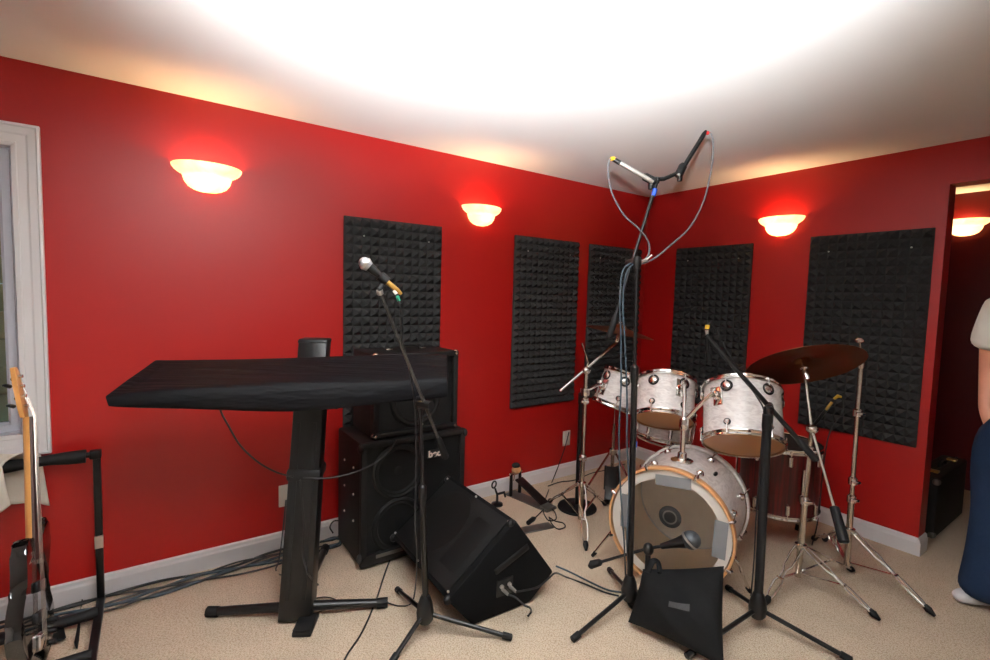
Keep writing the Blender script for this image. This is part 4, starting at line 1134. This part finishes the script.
# ================================================================= CABLES ON THE FLOOR
def floor_cable(pix, m, label, r=.0045, z=None, group=None):
    pts = [Fz(u, v, r+.002+(z or 0)) for u, v in pix]
    return cable(pts, r, m, label, group=group)
names = ['black cable in the bundle along the left baseboard, closest to the wall', 'black cable in the bundle along the left baseboard, second from the wall', 'slate cable in the bundle along the left baseboard',
         'black cable in the middle of the bundle on the carpet by the left wall', 'slate cable near the room edge of the left baseboard bundle', 'black outermost cable of the left baseboard bundle']
for k in range(6):
    y0 = -.04 - k*.024
    pts = []
    for j in range(11):
        x = -4.3 + j*.16
        pts.append(V((x, min(-.03, y0 + .022*math.sin(j*1.7+k*2.1) + .012*math.sin(j*.6+k)), .007 + .004*(k % 2) + .006*abs(math.sin(j*.9+k*1.3)))))
    pts.append(V((-2.66, -.05 - .014*k, .01)))
    cable(pts, .006 if k % 2 == 0 else .0045, 'cablet' if k in (2, 4) else 'cablek', names[k], group='cable bundle along the left wall')
lp = [Fy(333, 533, -.06), Fy(330, 527, -.07), Fy(334, 521, -.07), Fy(341, 522, -.07), Fy(344, 530, -.07)]
cable(lp, .004, 'cablek', 'small black cable loop standing against the baseboard beside the speaker cabinet')
cable([A(218, 402, 1.77), A(222, 414, 1.75), A(228, 425, 1.76), A(240, 445, 1.80), A(258, 462, 1.86), A(276, 472, 1.93), A(293, 477, 2.0)], .0035, 'cablek', 'thin black cable drooping from the covered keyboard to the stand column')
cable([A(303, 478, 1.99), A(330, 478, 2.02), A(355, 472, 2.08), A(375, 463, 2.15), A(390, 450, 2.2), Fy(396, 440, -.45)], .0032, 'cablek', 'thin black cable stretching from the stand column to the amplifier')
cable([A(300, 480, 1.98), A(302, 500, 1.985), A(304, 525, 1.985), A(303, 555, 1.98), A(309, 575, 1.96), Fz(318, 585, .012)], .004, 'cablek', 'black cable running down the front of the keyboard stand column')
cable([A(286, 500, 1.98), A(283, 530, 1.97), A(279, 560, 1.96), Fz(276, 570, .01), Fz(283, 575, .01), Fz(300, 566, .01)], .003, 'cablek', 'thin black cable loop on the left side of the stand column')
cable([Fz(312, 599, .008), Fz(325, 597, .008), Fz(336, 600, .008), Fz(337, 606, .008), Fz(328, 609, .008), Fz(316, 613, .01)], .003, 'cablek', 'thin black lead curling from the sustain pedal')
floor_cable([(396, 545), (386, 570), (376, 600), (362, 632), (347, 655), (338, 675)], 'cablek', 'black cable crossing the carpet from the wedge monitor toward the viewer', .0038)
# wedge leads
jr = JC + WB*.02 - WW*.012; jl = JC - WB*.02 - WW*.012
def jack_lead(p, pts, label):
    ro = thing('speaker_cable', label, 'cable', p)
    d = -WW
    build('plug', MB().tube([p, p + d*.015, p + d*.035, p + d*.045], [.0075, .0075, .007, .005], 12), 'silver', ro)
    build('lead', MB().tube(catmull([p + d*.042] + pts), .0042, 8), 'cablek', ro)
jack_lead(jr, [A(522, 591, 2.10), A(538, 587, 2.14), A(549, 578, 2.2), A(556, 573, 2.28), Fz(566, 577, .008), Fz(585, 584, .008), Fz(604, 592, .008), Fz(619, 596, .008)], 'black cable looping from the wedge monitor jack to the overhead stand foot')
jack_lead(jl, [A(516, 598, 2.06), A(524, 605, 2.05), A(530, 608, 2.07), Fz(531, 612, .008), Fz(528, 616, .006)], 'short black cable drooping from the wedge monitor jack to the carpet')
floor_cable([(556, 566), (570, 572), (590, 582), (608, 590), (624, 593), (640, 600)], 'cablet', 'slate cable on the carpet running from behind the wedge to the overhead stand', .0045)
# cable from the wall to the floor near the pedal
wl = [Fy(569, 432, -.02), Fy(565, 447, -.03), Fy(558, 467, -.03), Fy(552, 482, -.05), Fz(545, 500, .01), Fz(543, 510, .01), Fz(548, 520, .01), Fz(556, 519, .008), Fz(554, 511, .008), Fz(546, 508, .008), Fz(541, 512, .01), Fz(535, 518, .01)]
root = thing('power_cable', 'grey-black cable hanging from the right outlet to a plug on the carpet', 'cable', wl[-1])
build('lead', MB().tube(catmull(wl), .0038, 7), 'cablek', root)
build('plug', MB().tube([wl[-1], Fz(533, 519, .014), Fz(528, 523, .014)], [.008, .016, .014], 10), 'rubber', root)
floor_cable([(549, 517), (555, 521), (563, 523), (565, 527), (558, 529), (552, 524), (549, 517)], 'cablek', 'black cable coil on the carpet beside the steel bar', .0038)
floor_cable([(548, 486), (560, 482), (575, 480), (592, 473), (606, 470), (625, 464)], 'cablek', 'black cable lying along the baseboard behind the left drum stands', .0038)

# ================================================================= GUITAR RACK, BASS, TOWEL (left edge)
def rack():
    ux, uy = -3.705, -.075
    root = thing('guitar_rack', 'black folding guitar rack with padded top bar at the left edge', 'guitar stand', (ux-.3, uy-.2, 0))
    zt = .672; xl = -4.42
    def sq(p0, p1, w, name, m='blackmetal', up=(0, 1, 0)): return build(name, MB().bar(p0, p1, w, w, up=up, bevel=.003), m, root)
    sq((ux, uy, .03), (ux, uy, zt+.012), .026, 'upright'); sq((xl, uy, .03), (xl, uy, zt+.012), .026, 'upright')
    build('corner_joint', MB().box((ux-.004, uy, zt), (.04, .036, .036), bevel=.005), 'blackplastic', root)
    build('corner_joint', MB().box((xl+.004, uy, zt), (.04, .036, .036), bevel=.005), 'blackplastic', root)
    build('top_bar', MB().cyl((xl, uy, zt), (ux, uy, zt), .012), 'blackmetal', root)
    pad = []
    xs = [xl+.04 + k*(ux-xl-.075)/40 for k in range(41)]
    build('bar_pad', MB().tube([(x, uy, zt - .004*abs(math.sin(x*9))) for x in xs], [.024 + .004*math.sin(x*23) for x in xs], 14), 'rubber', root)
    cl = Fy(102, 540, uy)
    build('height_latch', MB().box((ux, uy-.014, cl.z), (.03, .012, .055), bevel=.002), 'silver', root)
    for x in (ux, xl):
        sq((x, uy+.02, .022), (x, uy-.50, .022), .028, 'floor_rail', up=(0, 0, 1))
        build('rubber_foot', MB().box((x, uy-.50, .018), (.036, .04, .034), bevel=.006), 'rubber', root)
    build('cross_rail', MB().cyl((xl, uy-.14, .04), (ux, uy-.14, .04), .021), 'rubber', root)
    build('cross_rail', MB().cyl((xl, uy-.42, .04), (ux, uy-.42, .04), .018), 'rubber', root)
rack()
strap = [Fz(60, 640, .02), A(52, 600, 2.18), A(48, 575, 2.25), A(60, 556, 2.28), A(76, 558, 2.26), A(84, 580, 2.2), A(82, 610, 2.12), Fz(76, 645, .02)]
o = build('guitar_strap', MB().tube(catmull(strap), .018, 8, flat=.22), 'bagfab', loc=strap[0], smooth=60)
tag(o, 'black webbing strap looped on the floor rails of the guitar rack', 'strap')

def bass():
    top = A(24, 366, 1.86); bot = A(33, 672, 1.66)
    axd = (top - bot).normalized()
    vw = (RM @ V((0, 0, -1))); rt_ = (RM @ V((1, 0, 0)))
    ry_ = ray(30, 500).normalized(); nrm = (rt_ + vw*.95).normalized()*.97 - ry_*.26; nrm = nrm - axd*nrm.dot(axd); nrm.normalize()       # face of the guitar
    sd = axd.cross(nrm)                                                            # across the strings
    root = thing('bass_guitar', 'black electric bass guitar with maple neck leaning on the rack, seen from its edge', 'guitar', bot)
    L = (top-bot).length
    P = lambda a, s, n: bot + axd*a + sd*s + nrm*n
    # body outline (a along the neck axis from the tail, s across)
    outl = [(0.02, -.05), (0.0, .0), (.02, .06), (.06, .12), (.13, .16), (.20, .145), (.25, .115), (.31, .11), (.37, .135), (.44, .15), (.49, .13), (.50, .10), (.46, .08), (.43, .05), (.43, .0), (.43, -.04), (.44, -.06), (.43, -.085), (.40, -.105), (.33, -.105), (.27, -.115), (.22, -.145), (.15, -.165), (.08, -.14), (.04, -.10)]
    pts2 = catmull([V((a, s, 0)) for a, s in outl] + [V((outl[0][0], outl[0][1], 0))], 4)[:-1]
    mb = MB().prism([P(q.x, q.y, -.022) for q in pts2], nrm*.044, bevel=.008)
    build('body', mb, 'blackgloss', root)
    n0, n1 = .40, L-.20
    mb = MB(); rows = []
    for t in [k/10 for k in range(11)]:
        a = n0 + (n1-n0)*t; hw = .031 - .009*t; dp = .024 if t > .08 else .03
        rows.append([mb.bm.verts.new(P(a, hw*math.cos(q), .016 - (dp*math.sin(q)))) for q in [PI*k/10 for k in range(11)]])
    for x, y in zip(rows[:-1], rows[1:]): mb.bridge(x, y)
    mb.bm.faces.new(rows[0]); mb.bm.faces.new(rows[-1])
    nk = build('neck', mb, 'maple', root)
    build('fretboard', MB().hexa([P(.36, -.031, .0165), P(n1, -.022, .0165), P(n1, .022, .0165), P(.36, .031, .0165), P(.36, -.030, .0235), P(n1, -.021, .0235), P(n1, .021, .0235), P(.36, .030, .0235)]), 'rosewood', nk)
    hs = [(n1, -.022), (n1+.03, -.034), (n1+.07, -.03), (n1+.12, -.035), (n1+.19, -.03), (n1+.20, .0), (n1+.17, .025), (n1+.05, .03), (n1, .022)]
    hd = build('headstock', MB().prism([P(a, s, -.010 - (a-n1)*.12) for a, s in hs], nrm*.015, bevel=.003), 'maple', root)
    for k in range(4):
        a = n1+.045 + k*.038
        q_ = -1 if k % 2 else 1
        build('tuner', MB().tube([P(a, -.025*q_, -.02-(a-n1)*.12), P(a, -.05*q_, -.022-(a-n1)*.12)], [.008, .007], 8), 'blackmetal', hd)
        build('tuner_key', MB().sphere(P(a, -.056*q_, -.022-(a-n1)*.12), .010, (1, 1, .5), 10, 6), 'blackmetal', hd)
        build('string_post', MB().cyl(P(a, -.01, .002-(a-n1)*.12), P(a, -.01, .018-(a-n1)*.12), .006), 'chrome', hd)
    for k in range(4):
        s = -.018 + k*.012
        build('string', MB().tube([P(.09, s*1.1, .034), P(n1+.005, s*.8, .0265), P(n1+.05+k*.036, -.01, .010-(.05+k*.036)*.12)], .0011, 6), 'steel', root)
    build('bridge', MB().box(P(.09, 0, .027), (.05, .08, .014), Matrix((axd, sd, nrm)).transposed(), bevel=.003), 'chrome', root)
    for a in (.17, .27):
        build('pickup', MB().box(P(a, 0, .026), (.035, .09, .012), Matrix((axd, sd, nrm)).transposed(), bevel=.004), 'blackplastic', root)
    for k in range(3):
        build('control_knob', MB().cyl(P(.06+k*.035, .10+.012*k, .022), P(.06+k*.035, .10+.012*k, .038), .010, .009), 'blackplastic', root)
bass()

def towel():
    uy = -.075; zt = .672
    def f(u, v):
        # v: 0 back hem .. 1 front hem, draped over the bar; u along the bar
        x = -4.30 + u*(.315 + .10*max(0, min(1, (.42-v)/.14)))
        s = (v-.32)
        fold = .014*math.sin(u*16 + v*2)
        Lf = .36 - .22*u; Lb = .20 + .02*math.sin(u*7)
        if v < .28: t = (.28-v)/.28; p = V((x + .02*t, uy + .034 + .006*math.sin(u*12), zt + .014 - Lb*t))
        elif v < .42:
            a = PI*(v-.28)/.14; p = V((x, uy + .034*math.cos(a), zt + .014 + .026*math.sin(a)))
        else:
            t = (v-.42)/.58; p = V((x + .05*t*(u-.4), uy - .036 - .05*t + fold*t - .012, zt + .014 - Lf*t))
        p.y += fold*.5; p.z += .004*math.sin(u*23+v*9)
        return p
    mb = MB(); mb.grid(f, 34, 40)
    o = build('towel', mb, 'towel', loc=(-4.1, uy, zt), smooth=80)
    md_ = o.modifiers.new('thickness', 'SOLIDIFY'); md_.thickness = .005
    tag(o, 'white cotton cloth draped over the padded bar of the guitar rack', 'cloth')
towel()

# ================================================================= CASE IN THE HALL
def hall_case():
    x0, x1, y0, y1, z1 = .300, .95, -1.955, -1.822, .385
    root = thing('equipment_case', 'black hard equipment case standing in the doorway against the hall wall', 'case', ((x0+x1)/2, (y0+y1)/2, 0))
    build('shell', MB().box(((x0+x1)/2, (y0+y1)/2, z1/2+.004), (x1-x0, y1-y0, z1-.008), bevel=.014), 'tolex', root)
    build('lid_seam', MB().box(((x0+x1)/2, (y0+y1)/2-.012, z1/2+.004), (x1-x0+.006, .012, z1-.004), bevel=.003), 'blackplastic', root)
    for xx in (x0+.12, x1-.12):
        build('latch', MB().box((xx, (y0+y1)/2-.012, z1+.004), (.05, .05, .014), bevel=.003), 'brass', root)
    build('handle', MB().tube(catmull([((x0+x1)/2-.07, -1.895, z1), ((x0+x1)/2-.05, -1.895, z1+.03), ((x0+x1)/2+.05, -1.895, z1+.03), ((x0+x1)/2+.07, -1.895, z1)], 5), .009, 8), 'rubber', root)
    for zz in (.03, z1-.03):
        for yy in (y0+.015, y1-.015):
            build('corner_guard', MB().sphere((x0+.012, yy, zz), .022, seg=10, rings=8), 'greysteel', root)
hall_case()

# ================================================================= PERSON (right edge)
def skin_mesh(name, joints, edges, m, parent, root_i=0, sub=2):
    org = wloc(parent)
    me = bpy.data.meshes.new(name)
    me.from_pydata([tuple(V(j[0]) - org) for j in joints], edges, [])
    me.materials.append(M[m])
    o = bpy.data.objects.new(name, me); COL.objects.link(o); o.parent = parent
    mod = o.modifiers.new('skin', 'SKIN')
    sk = me.skin_vertices[0].data
    for i, j in enumerate(joints):
        r = j[1] if isinstance(j[1], (tuple, list)) else (j[1], j[1])
        sk[i].radius = r; sk[i].use_root = (i == root_i)
    s = o.modifiers.new('sub', 'SUBSURF'); s.levels = sub; s.render_levels = sub
    bpy.context.view_layer.update()
    dg = bpy.context.evaluated_depsgraph_get()
    nm = bpy.data.meshes.new_from_object(o.evaluated_get(dg))
    o.modifiers.clear(); o.data = nm
    if not nm.materials: nm.materials.append(M[m])
    for p in nm.polygons: p.use_smooth = True
    return o

def person():
    c = V((-.365, -2.405, 0))
    f = V((-.985, .17, 0)).normalized(); r = V((-f.y, f.x, 0))     # facing direction, and across
    if r.y < 0: r = -r                                             # r points to the person's right (toward the drums)
    root = thing('person', 'person in a white t-shirt and blue jeans standing at the right edge, hand in pocket', 'person', c)
    P = lambda a, b, z: c + r*a + f*b + V((0, 0, z))
    # body: pelvis root, spine, neck, head, arms
    J = [(P(0, 0, .95), .12), (P(0, 0, 1.12), .115), (P(0, .01, 1.30), .135), (P(0, 0, 1.44), .10), (P(0, 0, 1.50), .058), (P(0, .015, 1.56), .058), (P(0, .02, 1.66), (.082, .098)), (P(0, .02, 1.73), (.078, .092)),
         (P(.17, 0, 1.42), .058), (P(.195, -.02, 1.25), .046), (P(.203, -.05, 1.10), .040), (P(.17, .03, .93), .034), (P(.135, .05, .84), .027),
         (P(-.17, 0, 1.42), .058), (P(-.21, -.02, 1.25), .046), (P(-.225, -.03, 1.10), .039), (P(-.225, .05, .95), .034), (P(-.22, .08, .87), .026),
         (P(.09, 0, .86), .085), (P(.10, .01, .50), .058), (P(.11, -.02, .10), .040), (P(-.09, 0, .86), .085), (P(-.10, .01, .50), .058), (P(-.11, -.02, .10), .040)]
    E_ = [(0, 1), (1, 2), (2, 3), (3, 4), (4, 5), (5, 6), (6, 7), (3, 8), (8, 9), (9, 10), (10, 11), (11, 12), (3, 13), (13, 14), (14, 15), (15, 16), (16, 17), (0, 18), (18, 19), (19, 20), (0, 21), (21, 22), (22, 23)]
    body = skin_mesh('body', J, E_, 'skin', root)
    # face: nose, ears, eyes, mouth; hair
    hc = P(0, .02, 1.68)
    build('nose', MB().tube([P(0, .105, 1.70), P(0, .125, 1.665), P(0, .128, 1.655), P(0, .108, 1.648)], [.008, .013, .015, .010], 10), 'skin', root)
    for s in (-1, 1):
        build('ear', MB().sphere(P(s*.088, .01, 1.67), .03, (.35, .6, 1.0), 12, 8), 'skin', root)
        e = build('eye', MB().sphere(P(s*.033, .096, 1.695), .0125, seg=12, rings=8), 'eye', root)
        build('iris', MB().sphere(P(s*.033, .106, 1.695), .0055, seg=10, rings=6), 'iris', e)
        build('eyebrow', MB().tube([P(s*.018, .112, 1.715), P(s*.035, .112, 1.719), P(s*.052, .10, 1.713)], [.003, .004, .002], 6), 'hair', root)
    build('mouth', MB().tube([P(-.024, .102, 1.622), P(0, .112, 1.624), P(.024, .102, 1.622)], [.002, .006, .002], 8), 'lip', root)
    build('hair', MB().sphere(P(0, -.012, 1.715), .105, (.95, .98, .82), 24, 14, Matrix((r, f, V((0, 0, 1)))).transposed()), 'hair', root)
    # left hand hanging with five fingers; right hand goes into the pocket
    w = P(-.22, .08, .87)
    hd = [(w, (.024, .018)), (P(-.222, .095, .82), (.034, .016)), (P(-.222, .105, .785), (.036, .014))]
    hand = skin_mesh('hand', hd, [(0, 1), (1, 2)], 'skin', root)
    for k, ln in enumerate((.068, .078, .073, .058)):
        b0 = P(-.222, .075 + .019*k + .002, .790 - .004*abs(k-1.5))
        pts = [b0, b0 + V((0, 0, -ln*.45)) + r*.006, b0 + V((0, 0, -ln*.78)) + r*.016, b0 + V((0, 0, -ln)) + r*.026]
        skin_mesh('finger', [(pts[0], .0095), (pts[1], .009), (pts[2], .0082), (pts[3], .007)], [(0, 1), (1, 2), (2, 3)], 'skin', hand, sub=1)
    th = [P(-.215, .12, .835), P(-.205, .14, .81), P(-.20, .145, .785), P(-.198, .145, .768)]
    skin_mesh('thumb', [(th[0], .012), (th[1], .011), (th[2], .0095), (th[3], .008)], [(0, 1), (1, 2), (2, 3)], 'skin', hand, sub=1)
    # second hand tucked into the pocket, fingers hidden by the denim, thumb outside
    w2 = P(.135, .05, .84)
    h2 = skin_mesh('hand', [(w2, (.025, .02)), (P(.13, .045, .80), (.033, .015)), (P(.12, .04, .76), (.03, .013))], [(0, 1), (1, 2)], 'skin', root)
    for k, ln in enumerate((.05, .058, .054, .045)):
        b0 = P(.115, .012+.018*k, .76)
        skin_mesh('finger', [(b0, .0095), (b0 + V((0, 0, -ln*.6)) - r*.008, .0088), (b0 + V((0, 0, -ln)) - r*.018, .007)], [(0, 1), (1, 2)], 'skin', h2, sub=1)
    skin_mesh('thumb', [(P(.128, .065, .81), .011), (P(.118, .075, .79), .0098), (P(.11, .08, .77), .008)], [(0, 1), (1, 2)], 'skin', h2, sub=1)
    # jeans: tube garments
    jn = [(P(0, 0, .97), (.165, .13)), (P(0, 0, .87), (.20, .145)), (P(.105, .01, .76), .132), (P(.105, .01, .48), .100), (P(.115, .0, .25), .102), (P(.12, .01, .03), .118),
          (P(-.095, .0, .76), .108), (P(-.105, .01, .48), .100), (P(-.115, .0, .25), .102), (P(-.12, .01, .03), .118)]
    skin_mesh('jeans', jn, [(0, 1), (1, 2), (2, 3), (3, 4), (4, 5), (1, 6), (6, 7), (7, 8), (8, 9)], 'denim', root)
    build('belt', MB().lathe([(.13, 0), (.156, 0), (.156, .035), (.13, .035)], P(0, 0, .955), (0, 0, 1), 32, closed=True), 'tolex', root)
    ts = [(P(0, 0, .93), (.175, .14)), (P(0, 0, 1.08), (.165, .135)), (P(0, .005, 1.28), (.17, .14)), (P(0, 0, 1.42), (.12, .10)), (P(0, 0, 1.475), (.075, .075)),
          (P(.165, 0, 1.42), .082), (P(.190, -.01, 1.28), .078), (P(.200, -.015, 1.195), .082), (P(-.165, 0, 1.42), .082), (P(-.215, -.01, 1.28), .082), (P(-.232, -.015, 1.185), .088)]
    skin_mesh('t_shirt', ts, [(0, 1), (1, 2), (2, 3), (3, 4), (3, 5), (5, 6), (6, 7), (3, 8), (8, 9), (9, 10)], 'tee', root)
    for s in (1, -1):
        a0 = .115*s
        d = (f + r*(.62*s if s > 0 else .25*s)).normalized()
        b = P(a0, -.05, 0)
        sh = skin_mesh('shoe', [(b + V((0, 0, .045)), (.046, .042)), (b + d*.10 + V((0, 0, .042)), (.046, .038)), (b + d*.17 + V((0, 0, .03)), (.042, .026))], [(0, 1), (1, 2)], 'shoe', root)
person()

# ================================================================= LIGHT
def spot(loc, target, energy, size, blend, radius, color=(1, 1, 1)):
    ld = bpy.data.lights.new('camera_flash', 'SPOT'); ld.energy = energy; ld.spot_size = math.radians(size); ld.spot_blend = blend
    ld.shadow_soft_size = radius; ld.color = color
    o = bpy.data.objects.new('camera_flash', ld); COL.objects.link(o); o.location = loc
    o.rotation_euler = (V(target)-V(loc)).to_track_quat('-Z', 'Y').to_euler()
    return o
spot(CAM + V((-.02, -.02, .17)), V((-3.13, -2.24, H)), 1850, 94, 1.0, .03, (0.96, 0.985, 1.0))
w = bpy.data.worlds.new('World'); SC.world = w; w.use_nodes = True
bg = w.node_tree.nodes['Background']
sky = w.node_tree.nodes.new('ShaderNodeTexSky')
try: sky.sky_type = 'HOSEK_WILKIE'
except Exception: pass
w.node_tree.links.new(sky.outputs[0], bg.inputs['Color']); bg.inputs['Strength'].default_value = 4.0
try: SC.view_settings.view_transform = 'Standard'
except Exception: pass
SC.view_settings.exposure = 0.0
